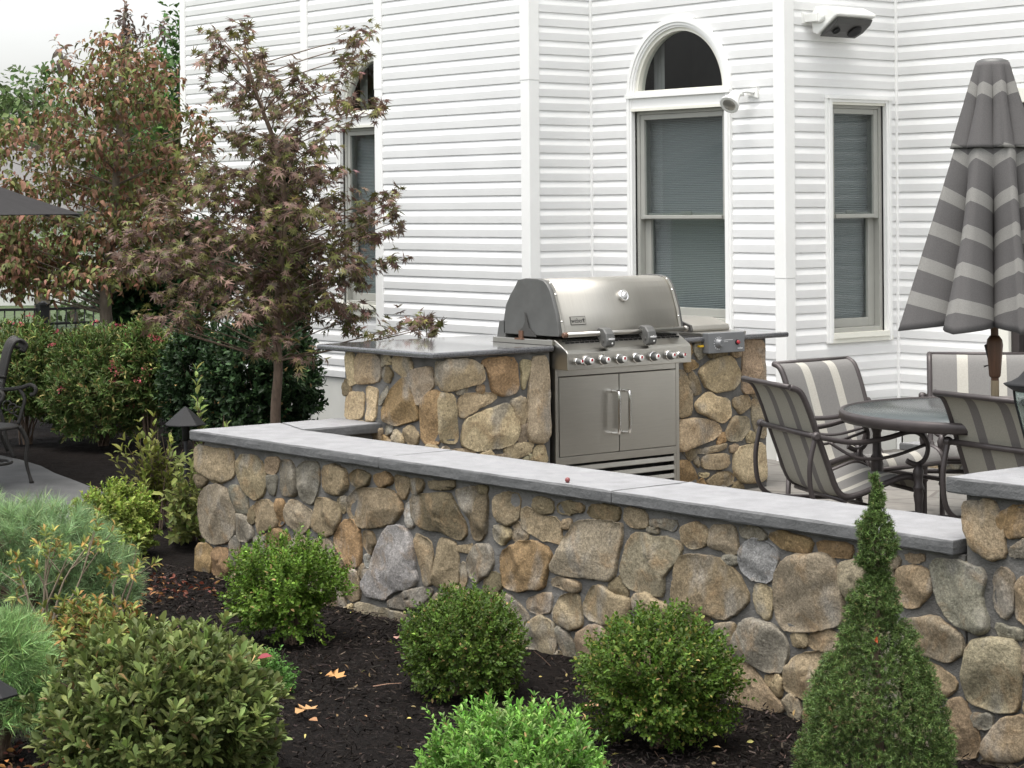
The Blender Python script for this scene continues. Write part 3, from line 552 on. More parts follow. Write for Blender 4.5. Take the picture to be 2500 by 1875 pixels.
def pack(polys, u0, u1, z0, z1, seed, big=.17, gap=2):
    """fills what is left of a wall face with irregular stones, large ones first"""
    r = np.random.default_rng(seed); st = .01; us = np.arange(u0, u1, st)+st/2; zs = np.arange(z0, z1, st)+st/2; U, Z = np.meshgrid(us, zs)
    occ = np.zeros(U.shape, bool)
    for _, p in polys: occ |= inside(p, U, Z)
    occ = np.pad(dil(occ, gap), 1, constant_values=True); out = []
    # distance to the nearest occupied cell
    for it in range(400):
        d = np.zeros(occ.shape, int); o = occ
        for k in range(1, 16):
            o2 = dil(o, 1); d[(~o)] = k; o = o2
            if o.all(): break
        m = d.max()
        if m < 3: break
        c = np.argwhere(d >= max(3, m*r.uniform(.55, .95))); cz, cu = c[r.integers(len(c))]
        n = r.integers(7, 10); ph = r.uniform(0, 6.28); lim = r.uniform(.35, 1)*big*100; asp = r.uniform(.6, 1.5); poly = []
        for i in range(n):
            t = ph+6.283*i/n+r.uniform(-.2, .2); L_ = 0; ml = lim*(asp*abs(math.cos(t))+abs(math.sin(t))/asp)*r.uniform(.8, 1.05)
            while L_ < ml:
                a, b_ = int(round(cz+L_*math.sin(t))), int(round(cu+L_*math.cos(t)))
                if a < 0 or b_ < 0 or a >= occ.shape[0] or b_ >= occ.shape[1] or occ[a, b_]: break
                L_ += .7
            poly.append((cu+L_*.95*math.cos(t), cz+L_*.95*math.sin(t)))
        poly = np.array(poly); P = np.stack([u0+(poly[:, 0]-.5)*st, z0+(poly[:, 1]-.5)*st], 1)
        occ[1:-1, 1:-1] |= dil(inside(P, U, Z), gap); occ[max(0, cz-2):cz+3, max(0, cu-2):cu+3] = True
        if np.ptp(P[:, 0]) > .03 and np.ptp(P[:, 1]) > .025: out.append((str(r.choice(list('ttkkgody'))), P))
    return out
def chaikin(p, n):
    for i in range(n):
        k = (.17, .22)[i % 2]; q = np.roll(p, -1, 0); p = np.stack([p*(1-k)+q*k, p*k+q*(1-k)], 1).reshape(-1, 2)
    return p
class Stones:
    def __init__(s): s.V = []; s.F = []; s.C = []; s.n = 0
    def face(s, polys, fmap, seed, depth_=1., tone=1.):
        """fmap(u, z, d) -> world; d is distance out of the mortar face"""
        r = np.random.default_rng(seed)
        for ch, p in polys:
            q = chaikin(p, 1); q = np.stack([q*(1-t_)+np.roll(q, -1, 0)*t_ for t_ in (0, .34, .67)], 1).reshape(-1, 2); L_ = len(q); a = np.arange(L_)
            c = p.mean(0); sz = math.sqrt(max(1e-4, np.ptp(p[:, 0])*np.ptp(p[:, 1])))
            e_ = q-c; tg = np.roll(q, -1, 0)-np.roll(q, 1, 0); on_ = np.stack([tg[:, 1], -tg[:, 0]], 1); on_ /= np.linalg.norm(on_, axis=1)[:, None]+1e-6
            if (on_*e_).sum() < 0: on_ = -on_
            q = q+on_*.0108; wn_ = np.convolve(np.pad(r.normal(size=L_), 2, mode='wrap'), [.3,.5,.5,.5,.3], 'same')[2:-2]; q = q+e_/(np.linalg.norm(e_, axis=1)[:, None]+1e-6)*(wn_*.0034)[:, None]+r.normal(size=q.shape)*.0015; k = depth_*r.uniform(.75, 1.25)*min(1.25, .5+sz*2.6)
            tx, tz = r.normal(0, .05, 2); f = r.normal(0, 22, (3, 2)); ph = r.uniform(0, 6.28, 3)
            base = np.array(PAL[ch]); col = base*tone*r.uniform(.78, 1.2)*(1+r.normal(0, .018, 3))
            pt = r.normal(0, .16, (4, 2)); pb_ = r.uniform(0, .016, 4)*min(1, sz*5); rows = []
            for sc, d in ((1.0, -.012), (.996, .008), (.984, .0155), (.955, .020), (.86, .0225), (.68, .0235), (.5, .024), (.32, .024), (.15, .024)):
                uv = c+(q-c)*sc; rel = uv-c
                w_ = sum(np.sin(uv @ f[i]+ph[i]) for i in range(3))*.0036
                fc = np.min([rel @ pt[i]+pb_[i] for i in range(4)], 0); fc = np.clip(fc, -.45*d*k, .012)
                dd = d*k+(((rel[:, 0]*tx+rel[:, 1]*tz)+w_*.8+fc*1.1)*min(1, (1-sc)*16) if d > .01 else 0)
                dd = np.broadcast_to(dd, (L_,)); rows.append([fmap(uv[i, 0], uv[i, 1], dd[i]) for i in range(L_)])
            m = len(rows); b0 = s.n; s.V += [v for rr in rows for v in rr]; s.V.append(fmap(c[0], c[1], .0235*k)); s.n += m*L_+1
            for i in range(m-1):
                for j in range(L_): s.F.append((b0+i*L_+j, b0+i*L_+(j+1) % L_, b0+(i+1)*L_+(j+1) % L_, b0+(i+1)*L_+j))
            for j in range(L_): s.F.append((b0+(m-1)*L_+j, b0+(m-1)*L_+(j+1) % L_, s.n-1))
            s.C += [col]*(m*L_+1)
    def build(s, name, parent):
        me = bpy.data.meshes.new(name); off = OFF[parent.name]
        me.from_pydata((np.array(s.V)-off).tolist(), [], s.F); me.materials.append(M['stone'])
        at_ = me.color_attributes.new('col', 'FLOAT_COLOR', 'POINT'); c = np.ones((len(s.V), 4)); c[:, :3] = np.clip(np.array(s.C), .02, .9)
        at_.data.foreach_set('color', c.ravel()); me.polygons.foreach_set('use_smooth', np.ones(len(s.F), bool)); me.update()
        # consistent outward normals
        import bmesh
        bm = bmesh.new(); bm.from_mesh(me); bmesh.ops.recalc_face_normals(bm, faces=bm.faces); bm.to_mesh(me); bm.free()
        return link(bpy.data.objects.new(name, me), parent)
def slab(name, poly, z0, z1, m, parent, seed, jit=.0011, st=.06):
    """stone slab with slightly broken edges"""
    r = np.random.default_rng(seed); P = []
    n = len(poly)
    for i in range(n):
        a, b_ = np.array(poly[i], float), np.array(poly[(i+1) % n], float); k = max(1, int(np.linalg.norm(b_-a)/st))
        for j in range(k): P.append(a+(b_-a)*j/k)
    P = np.array(P); L_ = len(P); c = P.mean(0); q = np.roll(P, -1, 0)-np.roll(P, 1, 0); nrm = np.stack([q[:, 1], -q[:, 0]], 1); nrm /= np.linalg.norm(nrm, axis=1)[:, None]
    if ((P-c)*nrm).sum() < 0: nrm = -nrm
    rows = []
    for z, o, jz in ((z0, -.004, .4), (z0+.006, .001, .8), ((z0+z1)/2, .002, 1), (z1-.008, .001, 1), (z1-.002, -.002, .8), (z1, -.006, .5)):
        o_ = o+np.convolve(np.pad(r.normal(size=L_), 2, mode='wrap'), np.ones(3)/2, 'same')[2:-2]*jit*jz
        w_ = P+nrm*o_[:, None]; rows.append([(w_[i, 0], w_[i, 1], z+(r.normal()*.0008 if jz < .9 else 0)) for i in range(L_)])
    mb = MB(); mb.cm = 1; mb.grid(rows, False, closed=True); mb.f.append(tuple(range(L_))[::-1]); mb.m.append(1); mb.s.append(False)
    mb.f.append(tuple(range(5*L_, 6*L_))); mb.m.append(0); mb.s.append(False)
    return mb.build(name, [m, M['bluestone_shaded_edge']], parent)
# low seat wall
sw = thing('seat_wall', 'low fieldstone seat wall with grey bluestone caps in front of the patio', 'stone wall', (-7.6, 6.3, -.27))
mb = MB(); mb.box((-10.185, 6.094, -.45), (-4.985, 6.45, .454)); mb.box((-10.185, 6.45, -.45), (-9.92, 7.02, .454)); mb.build('mortar', M['mortar'], sw)
wall = parse(ST_WALL); wall = [(c, p) for c, p in wall]
wall += pack(wall, -10.21, -4.97, -.33, .43, 5, .16)
S = Stones(); S.face(wall, lambda u, z, d: (u, 6.094-d, z), 3)
ol = pack([], 6.12, 6.99, -.33, .43, 9); S.face(ol, lambda u, z, d: (-10.185-d, u, z), 4)
il = pack([], -9.85, -5.0, .0, .43, 10); S.face(il, lambda u, z, d: (u, 6.45+d, z), 5)
S.build('fieldstone', sw)
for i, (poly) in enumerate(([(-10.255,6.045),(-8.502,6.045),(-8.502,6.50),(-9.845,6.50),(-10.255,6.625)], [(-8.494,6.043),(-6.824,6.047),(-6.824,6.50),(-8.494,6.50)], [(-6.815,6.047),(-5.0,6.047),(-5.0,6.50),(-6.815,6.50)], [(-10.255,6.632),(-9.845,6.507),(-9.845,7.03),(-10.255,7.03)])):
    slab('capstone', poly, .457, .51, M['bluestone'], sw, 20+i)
# taller pier at the right end
pr = thing('stone_pier', 'fieldstone pier with square bluestone cap at the right end of the seat wall', 'stone pier', (-4.7, 6.35, -.27))
mb = MB(); mb.box((-4.975, 6.095, -.45), (-4.42, 6.66, .675)); mb.build('mortar', M['mortar'], pr)
pf = parse(ST_PIER); pf += pack(pf+[(c, p) for c, p in wall if p[:, 0].max() > -5.05], -4.975, -4.41, -.33, .65, 15, .16)
S = Stones(); S.face(pf, lambda u, z, d: (u, 6.095-d, z), 6)
S.face(pack([], 6.12, 6.65, .0, .65, 16), lambda u, z, d: (-4.975-d, u, z), 7, .8); S.face(pack([], 6.12, 6.65, -.3, .65, 17), lambda u, z, d: (-4.42+d, u, z), 8)
S.build('fieldstone', pr)
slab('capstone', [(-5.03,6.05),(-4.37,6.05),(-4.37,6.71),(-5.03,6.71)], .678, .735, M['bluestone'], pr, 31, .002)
# small things lying on the wall
pb = on(2, .52, 1226, 1038); b = MB(); b.lathe([(.0,-.012),(.008,-.009),(.012,0),(.009,.009),(.0,.013)], (pb[0], pb[1], .522), 12); tag(b.build('berry', M['berry']), 'small dark red berry lying on the seat wall cap', 'berry')
# ------------------------------------------------------------------ outdoor kitchen island
isl = thing('kitchen_island', 'fieldstone outdoor kitchen island with black granite counter', 'kitchen island', (-9.7, 8.25, 0))
mb = MB(); mb.box((-10.2, 7.03, -.1), (-9.278, 7.772, .899)); mb.box((-10.2, 8.75, -.1), (-9.278, 9.485, .899)); mb.box((-10.2, 7.772, -.1), (-9.86, 8.75, .899)); mb.build('mortar', M['mortar'], isl)
fs = parse(ST_ISF); left = [q for q in fs if q[1][:, 0].max() < 8.2]; right = [q for q in fs if q[1][:, 0].max() >= 8.2]
left += pack(left, 7.01, 7.77, -.02, .89, 41, .12); right += pack(right, 8.76, 9.48, -.02, .89, 42, .12)
S = Stones(); S.face(right, lambda u, z, d: (-9.278+d, u, z), 11, 1., 1.22)
lf = parse(ST_ISL); lf += pack(lf, -10.2, -9.27, -.02, .89, 43, .12); S2_ = Stones(); S2_.face(left, lambda u, z, d: (-9.278+d, u, z), 18, 1., 1.22); S2_.face(lf, lambda u, z, d: (u, 7.03-d, z), 12, 1., 1.22); S2_.build('fieldstone', isl)
S.face(pack([], -10.18, -9.3, 0, .89, 44), lambda u, z, d: (u, 9.485+d, z), 13)
S.build('fieldstone', isl)
mb = MB(); mb.prism([(-10.345,6.93),(-9.235,6.93),(-9.235,7.778),(-9.80,7.778),(-9.80,8.745),(-9.235,8.745),(-9.235,9.65),(-10.345,9.65)], 2, .90, .932); mb.build('countertop', M['granite'], isl, bevel=.012, seg=3)
# ------------------------------------------------------------------ text helper
def text_mesh(name, body, size, origin, ux, uz, m, parent, ext=.001, sx=1.):
    cu = bpy.data.curves.new(name, 'FONT'); cu.body = body; cu.size = size; cu.extrude = ext; cu.align_x = 'CENTER'; cu.align_y = 'CENTER'
    t = bpy.data.objects.new(name, cu); COL.objects.link(t); dg = bpy.context.evaluated_depsgraph_get()
    me = bpy.data.meshes.new_from_object(t.evaluated_get(dg)); bpy.data.objects.remove(t); bpy.data.curves.remove(cu)
    ux = np.array(ux, float); uz = np.array(uz, float); nn = np.cross(ux, uz); off = OFF[parent.name]
    for v in me.vertices:
        c = np.array(v.co); p = np.array(origin)+ux*c[0]*sx+uz*c[1]+nn*c[2]-off; v.co = p
    me.materials.clear(); me.materials.append(m); return link(bpy.data.objects.new(name, me), parent)
# ------------------------------------------------------------------ built-in grill
gr = thing('gas_grill', 'stainless steel built-in gas grill with closed lid in the stone island', 'grill', (-9.5, 8.26, 0))
b = MB(); b.box((-9.82, 7.79, .02), (-9.262, 7.805, .90)); b.box((-9.82, 8.72, .02), (-9.262, 8.735, .90)); b.box((-9.83, 7.79, .02), (-9.82, 8.735, .9)); b.box((-9.82, 7.805, .02), (-9.262, 8.72, .04)); b.build('cabinet', M['steel'], gr)
b = MB(); b.box((-9.265, 7.79, .02), (-9.247, 7.813, .80)); b.box((-9.265, 8.707, .02), (-9.247, 8.735, .80)); b.box((-9.265, 7.813, .757), (-9.2475, 8.707, .80)); b.box((-9.265, 7.813, .262), (-9.2475, 8.707, .305)); b.box((-9.265, 7.813, .02), (-9.2475, 8.707, .06))
b.box((-9.265, 7.813, .06), (-9.2475, 7.86, .262)); b.box((-9.265, 8.69, .06), (-9.2475, 8.707, .262)); b.build('face_frame', M['steel'], gr, bevel=.002)
b = MB()
for i in range(4):
    z = .07+i*.05; b.prism([(-9.275, z+.012), (-9.247, z), (-9.245, z+.003), (-9.25, z+.028), (-9.275, z+.03)], 1, 7.86, 8.69)
b.build('louvre', M['steel'], gr)
b = MB(); b.box((-9.79, 7.81, .05), (-9.30, 8.715, .78)); b.build('cavity', M['black_metal'], gr)
for q0, q1, hq in ((7.8165, 8.2595, 8.208), (8.2635, 8.7045, 8.288)):
    b = MB(); b.box((-9.268, q0, .3085), (-9.243, q1, .753)); d_ = b.build('cabinet_door', M['steel'], gr, bevel=.003)
    b = MB(); b.tube(spline([(-9.243,hq,.655),(-9.20,hq,.655),(-9.184,hq,.640),(-9.184,hq,.535),(-9.184,hq,.432),(-9.20,hq,.417),(-9.243,hq,.417)], 5), .0095, 10)
    b.build('door_handle', M['chrome'], d_)
b = MB(); b.prism([(-9.31,.965),(-9.245,.962),(-9.150,.908),(-9.136,.893),(-9.134,.798),(-9.262,.80),(-9.31,.82)], 1, 7.785, 8.728); cp = b.build('control_panel', M['steel'], gr, bevel=.004)
b = MB()
for i in range(24):
    q = 7.83+i*.0365
    for k in (0, 1):
        pz = np.array([-9.232, .9567])+np.array([.0189, -.0107])*k
        b.box((pz[0]-.005, q+.006*k, pz[1]-.004), (pz[0]+.005, q+.026+.006*k, pz[1]+.0035))
b.build('vent_slots', M['black_metal'], cp)
def knob(q, z, r):
    b = MB(); b.lathe([(r*1.12,0),(r*1.12,.006),(r*.98,.010)], (-9.134, q, z), 20, (1, 0, 0)); kb = b.build('knob_bezel', M['chrome'], cp)
    b = MB(); b.lathe([(r*.95,.009),(r*.98,.02),(r*.72,.044),(r*.66,.046)], (-9.134, q, z), 20, (1, 0, 0)); k_ = b.build('knob', M['cast_grey'], cp)
    b = MB(); b.lathe([(r*.66,.0455),(r*.62,.049),(.0001,.0492)], (-9.134, q, z), 20, (1, 0, 0)); b.cm = 1; b.box((-9.0848, q-.0075, z-.002), (-9.0838, q+.006, z+.013)); b.build('knob_face', [M['white_plastic'], M['red']], k_) if False else b.build('knob_face', [M['white_plastic'], M['red']], cp)
for q, z, r in ((7.851,.846,.017),(7.922,.848,.026),(8.043,.847,.026),(8.166,.846,.026),(8.296,.846,.026),(8.422,.847,.026),(8.549,.848,.026),(8.631,.845,.019)): knob(q, z, r)
# lid
lp = [(-9.222,.985),(-9.218,1.0),(-9.245,1.11),(-9.282,1.205),(-9.298,1.238),(-9.322,1.268),(-9.352,1.287),(-9.40,1.296),(-9.50,1.297),(-9.569,1.288),(-9.60,1.245),(-9.64,1.20),(-9.678,1.145),(-9.699,1.06),(-9.70,.985)]
b = MB(); b.prism(lp, 1, 7.822, 8.712, True); lid = b.build('lid', M['steel_lid'], gr)
for p_ in lid.data.polygons:
    if len(p_.vertices) > 4: p_.use_smooth = False
cc = np.array([-9.45, 1.12])
def grow(poly, e): return [tuple(np.array(v)+(np.array(v)-cc)/np.linalg.norm(np.array(v)-cc)*e) for v in poly]
for q0, q1 in ((7.79, 7.825), (8.709, 8.742)):
    b = MB(); b.prism(grow(lp, .006), 1, q0, q1, True); ec = b.build('lid_end_cap', M['cast_grey'], gr, bevel=.004)
    for p_ in ec.data.polygons:
        if len(p_.vertices) > 4: p_.use_smooth = False
    b = MB(); b.prism(grow(lp, .0085)[1:7]+grow(lp, -.012)[1:7][::-1], 1, q1-.012 if q0 < 8 else q0-.004, q1+.006 if q0 < 8 else q0+.014); b.build('lid_trim', M['steel'], ec)
    for i in (1.6, 3.2, 5.2):
        b = MB()
        a = np.array(lp[int(i)])*(1-i % 1)+np.array(lp[int(i)+1])*(i % 1); a = a+(a-cc)/np.linalg.norm(a-cc)*.008
        b.lathe([(.0075,0),(.006,.004),(.0001,.006)], (a[0], (q1-.003) if q0 < 8 else q0+.004, a[1]), 10, ((a-cc)[0], 0, (a-cc)[1])); b.build('rivet', M['chrome'], ec)
b = MB(); b.prism([(-9.77,.955),(-9.745,1.054),(-9.69,1.06),(-9.69,.955)], 1, 7.79, 8.735); b.build('rear_shroud', M['cast_grey'], gr, bevel=.004)
b = MB(); b.prism([(-9.505,1.115),(-9.495,1.10),(-9.465,1.02),(-9.40,.975),(-9.56,.975),(-9.56,1.0),(-9.52,1.025),(-9.50,1.06)], 1, 7.781, 7.7845); b.build('hinge_slot', M['dark_plastic'], gr)
b = MB(); b.box((-9.55, 7.774, .962), (-9.515, 7.782, 1.005)); b.box((-9.57, 7.76, .955), (-9.50, 7.782, .963)); b.build('hinge_bracket', M['wood'], gr)
b = MB(); b.box((-9.78, 7.77, .932), (-9.25, 8.74, .962)); b.build('grill_tray', M['steel'], gr, bevel=.003)
# lid handle, thermometer, badge
b = MB(); b.tube([(-9.166,7.80,.993),(-9.166,8.705,.993)], .0135, 14); b.lathe([(.0165,0),(.0165,.02),(.012,.026)], (-9.166, 8.70, .993), 14, (0,1,0))
for q in (7.84, 8.67): b.tube([(-9.23,q,1.0),(-9.166,q,.993)], .009, 8)
hd = b.build('lid_handle', M['steel'], lid)
b = MB(); b.lathe([(.012,-.026),(.0155,-.02),(.0155,0),(.012,.004)], (-9.166, 7.805, .993), 14, (0,1,0)); b.build('handle_ferrule', M['wood'], lid)
nrm = np.array([.93, 0, .30]); nrm /= np.linalg.norm(nrm)
tq, tp = 8.322, np.array([-9.279, 0, 1.19])
b = MB(); b.lathe([(.036,-.004),(.036,.012),(.033,.02),(.028,.022),(.026,.019),(.0001,.019)], (tp[0], tq, tp[2]), 24, nrm); th = b.build('thermometer', M['chrome'], lid)
b = MB(); b.lathe([(.025,.0195),(.0001,.0205)], (tp[0], tq, tp[2]), 24, nrm); b.build('thermometer_dial', M['white_paint'], lid)
b = MB(); b.tube([np.array([tp[0],tq,tp[2]])+nrm*.022, np.array([tp[0],tq+.012,tp[2]+.010])+nrm*.022], .0015, 5); b.build('thermometer_needle', M['black_metal'], lid)
bn = np.array([.971, 0, .238]); bu = np.array([-.238, 0, .971]); bc = np.array([-9.2335, 7.945, 1.066])
def plate(mb, c, hu, hz, t0, t1):
    q = [(-hu,-hz),(hu,-hz),(hu,hz),(-hu,hz)]; vs = [c+np.array([0,1,0])*a+bu*b_+bn*t for t in (t0, t1) for a, b_ in q]
    mb.add(vs, [(3,2,1,0),(4,5,6,7),(0,1,5,4),(1,2,6,5),(2,3,7,6),(3,0,4,7)])
b = MB(); plate(b, bc, .056, .024, -.006, .004); bd = b.build('badge_rim', M['dark_plastic'], lid)
b = MB(); plate(b, bc, .053, .021, -.004, .0048); b.build('badge_plate', M['steel'], lid)
text_mesh('badge_lettering', 'weber', .040, bc+bn*.0056+np.array([0,-.009,0])-bu*.001, (0,1,0), bu, M['dark_plastic'], lid, .0007, .82)
b = MB(); kc = bc+np.array([0,.039,0])+bn*.0058
b.lathe([(.0001,.0),(.0075,.001),(.0001,.0018)], kc+bu*.004, 12, bn); b.tube([kc-bu*.002, kc-bu*.015+np.array([0,-.005,0])], .0013, 4); b.tube([kc-bu*.002, kc-bu*.015+np.array([0,.005,0])], .0013, 4); b.build('badge_emblem', M['dark_plastic'], lid)
# clip-on lamps on the lid handle
for i, (q, lb) in enumerate(((8.075, 'grey clip-on grill lamp on the lid handle, left one'), (8.392, 'grey clip-on grill lamp on the lid handle near the thermometer side, right one'))):
    t = thing('handle_lamp', lb, 'grill lamp', (-9.15, q, .98), 'clip-on lamps on the grill handle')
    b = MB(); b.prism([(-9.190,1.0),(-9.186,1.018),(-9.166,1.026),(-9.13,1.02),(-9.105,.992),(-9.096,.955),(-9.10,.925),(-9.125,.912),(-9.15,.925),(-9.165,.955),(-9.185,.972)], 1, q-.032, q+.032); b.build('housing', M['cast_grey'], t, bevel=.007, seg=3)
    b = MB(); b.lathe([(.011,0),(.009,.0025),(.0001,.003)], (-9.13, q-.032, .95), 14, (0,-1,0)); b.build('lens', M['dark_plastic'], t)
    text_mesh('lettering', 'weber', .021, (-9.0948, q+.002, .963), (0,1,0), (.17,0,.985), M['white_paint'], t, .001, .9)
    b = MB(); b.lathe([(.006,0),(.004,.0015)], (-9.0955, q+.006, .938), 10, (1,0,0)); b.build('switch', M['white_plastic'], t)
# side burner on the right counter
sb = thing('side_burner', 'grey side burner with closed steel lid and red igniter button, right of the grill', 'side burner', (-9.5, 9.08, .93))
b = MB(); b.box((-9.255, 8.932, .834), (-9.20, 9.23, .954)); bx = b.build('control_box', M['burner_grey'], sb, bevel=.004)
b = MB(); b.box((-9.80, 8.93, .932), (-9.256, 9.30, .952)); b.build('tray', M['steel'], sb, bevel=.004)
b = MB(); b.prism([(-9.76,.953),(-9.76,1.03),(-9.52,1.028),(-9.385,.99),(-9.375,.965),(-9.38,.953)], 1, 8.97, 9.28); b.build('burner_lid', M['steel_lid'], sb, bevel=.005)
b = MB(); b.prism([(-9.765,.953),(-9.765,1.033),(-9.52,1.031),(-9.383,.993),(-9.372,.965),(-9.378,.953)], 1, 8.955, 8.971); b.build('lid_end_cap', M['dark_plastic'], sb)
b = MB(); b.lathe([(.030,0),(.030,.004),(.024,.006),(.021,.026),(.018,.03)], (-9.20, 9.012, .893), 24, (1,0,0)); b.box((-9.172, 9.009, .893), (-9.168, 9.015, .912)); b.build('burner_knob', M['burner_grey'], bx)
b = MB()
for i in range(10):
    a = math.radians(60+i*24); b.box((-9.2005, 9.012+.036*math.cos(a)-.003, .893+.036*math.sin(a)-.002), (-9.1992, 9.012+.036*math.cos(a)+.003, .893+.036*math.sin(a)+.002))
b.box((-9.2005, 9.055, .908), (-9.1992, 9.13, .9105)); b.box((-9.2005, 9.055, .899), (-9.1992, 9.09, .9008)); b.build('dial_marks', M['white_paint'], bx)
b = MB(); b.lathe([(.016,0),(.016,.005),(.012,.007)], (-9.20, 9.165, .893), 18, (1,0,0)); b.build('button_bezel', M['black_metal'], bx)
b = MB(); b.lathe([(.011,.006),(.011,.016),(.008,.019)], (-9.20, 9.165, .893), 18, (1,0,0)); b.build('igniter_button', M['red'], bx)
text_mesh('lettering', 'weber', .017, (-9.1985, 9.19, .857), (0,1,0), (0,0,1), M['white_paint'], bx, .0008)
b = MB(); b.box((-9.26, 8.895, .872), (-9.235, 8.925, .884)); tag(b.build('yellow_tag', M['yellow']), 'small yellow tag under the counter edge beside the side burner', 'tag')
# ------------------------------------------------------------------ lantern on the pier
lc = at(2262, 1018, 7.95); lx, ly = float(lc[0]), float(lc[1])
ln = thing('lantern', 'black hurricane lantern with tapered glass on the stone pier cap', 'lantern', (lx, ly, .736))
b = MB(); b.lathe([(.075,0),(.08,.012),(.06,.022),(.05,.034),(.062,.045)], (lx, ly, .736), 28); b.build('base', M['black_metal'], ln)
b = MB(); b.lathe([(.058,.05),(.075,.10),(.11,.24),(.115,.28)], (lx, ly, .736), 28); b.build('glass_chimney', M['lantern_glass'], ln)
b = MB(); b.lathe([(.112,.278),(.125,.284),(.15,.30),(.155,.306),(.13,.312),(.10,.33),(.06,.375),(.03,.40),(.0001,.41)], (lx, ly, .736), 28); b.build('roof', M['black_metal'], ln)
b = MB()
for i in range(4):
    a = math.radians(45+90*i); b.tube([(lx+r_*math.cos(a), ly+r_*math.sin(a), .736+z) for r_, z in ((.06,.05),(.078,.10),(.113,.24),(.118,.285))], .0045, 6)
b.build('frame', M['black_metal'], ln)
b = MB(); b.lathe([(.035,.045),(.035,.13),(.0001,.13)], (lx, ly, .736), 20); b.build('candle', M['white_plastic'], ln)
# stone step below the sliding door
st = thing('door_step', 'stone step with bluestone tread below the sliding door', 'step', (-8.2, 11.3, 0))
mb = MB(); mb.box((-9.4, 10.95, -.05), (-7.0, 11.60, .098)); mb.build('mortar', M['mortar'], st)
S = Stones(); S.face(pack([], -9.4, -7.0, .0, .1, 51, .2), lambda u, z, d: (u, 10.95-d, z), 14, .6); S.build('fieldstone', st)
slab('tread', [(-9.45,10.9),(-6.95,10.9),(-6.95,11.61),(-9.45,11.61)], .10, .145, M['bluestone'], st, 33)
# ------------------------------------------------------------------ wall fittings
sp = thing('outdoor_speaker', 'white wall speaker with dark grille near the top of the house wall', 'speaker', (-9.95, 10.9, 2.93))
q0, q1 = 10.72, 11.10
b = MB(); b.prism([(-10.03,2.86),(-10.045,2.98),(-10.0,3.035),(-9.90,3.03),(-9.80,2.985),(-9.795,2.965),(-9.83,2.952),(-9.985,2.845)], 1, q0, q1); b.build('housing', M['white_plastic'], sp, bevel=.012, seg=3)
b = MB(); b.prism([(-9.818,2.950),(-9.98,2.838),(-9.974,2.832),(-9.90,2.862),(-9.835,2.91),(-9.812,2.945)], 1, q0+.02, q1-.02); b.build('grille', M['dark_plastic'], sp, bevel=.003)
gn = np.array([.57, 0, -.82])
b = MB()
for q, r_ in ((10.80, .03), (10.98, .055)): b.lathe([(r_,0),(r_*.9,.006),(r_*.35,-.004),(.0001,.002)], (-9.885, q, 2.866), 20, gn)
b.build('driver', M['black_metal'], sp)
b = MB(); b.lathe([(.04,0),(.04,.02),(.03,.028)], (-9.95, q0, 2.96), 18, (0,-1,0)); b.box((-10.065, q0-.04, 2.93), (-9.95, q0-.008, 2.985)); b.box((-10.078, q0-.06, 2.92), (-10.06, q0+.0, 2.995)); b.build('bracket', M['white_plastic'], sp, bevel=.003)
fl = thing('flood_light', 'white bell shaped flood light on the wall beside the arched window', 'flood light', (-10.4, 10.45, 2.43))
b = MB(); b.prism([(-10.30,2.50),(-10.30,2.43),(-10.40,2.455),(-10.40,2.475)], 1, 10.468, 10.484); b.tube(spline([(-10.33,10.47,2.465),(-10.37,10.43,2.475),(-10.43,10.40,2.455)], 4), .012, 8); b.lathe([(.018,-.02),(.018,.02)], (-10.40,10.42,2.462), 10, (0,0,1)); b.build('bracket', M['white_plastic'], fl)
fa = np.array([.20, -.72, -.62]); fa /= np.linalg.norm(fa); f0 = np.array([-10.43, 10.40, 2.46])
b = MB(); b.lathe([(.0001,-.01),(.03,-.005),(.036,.02),(.045,.06),(.066,.11),(.068,.125),(.062,.125)], f0, 24, fa); b.build('shade', M['white_plastic'], fl)
b = MB(); b.lathe([(.062,.118),(.04,.128),(.0001,.133)], f0, 24, fa); b.build('bulb', mat('reflector_bulb', (.35,.34,.30), .25, .5, var=.1), fl)
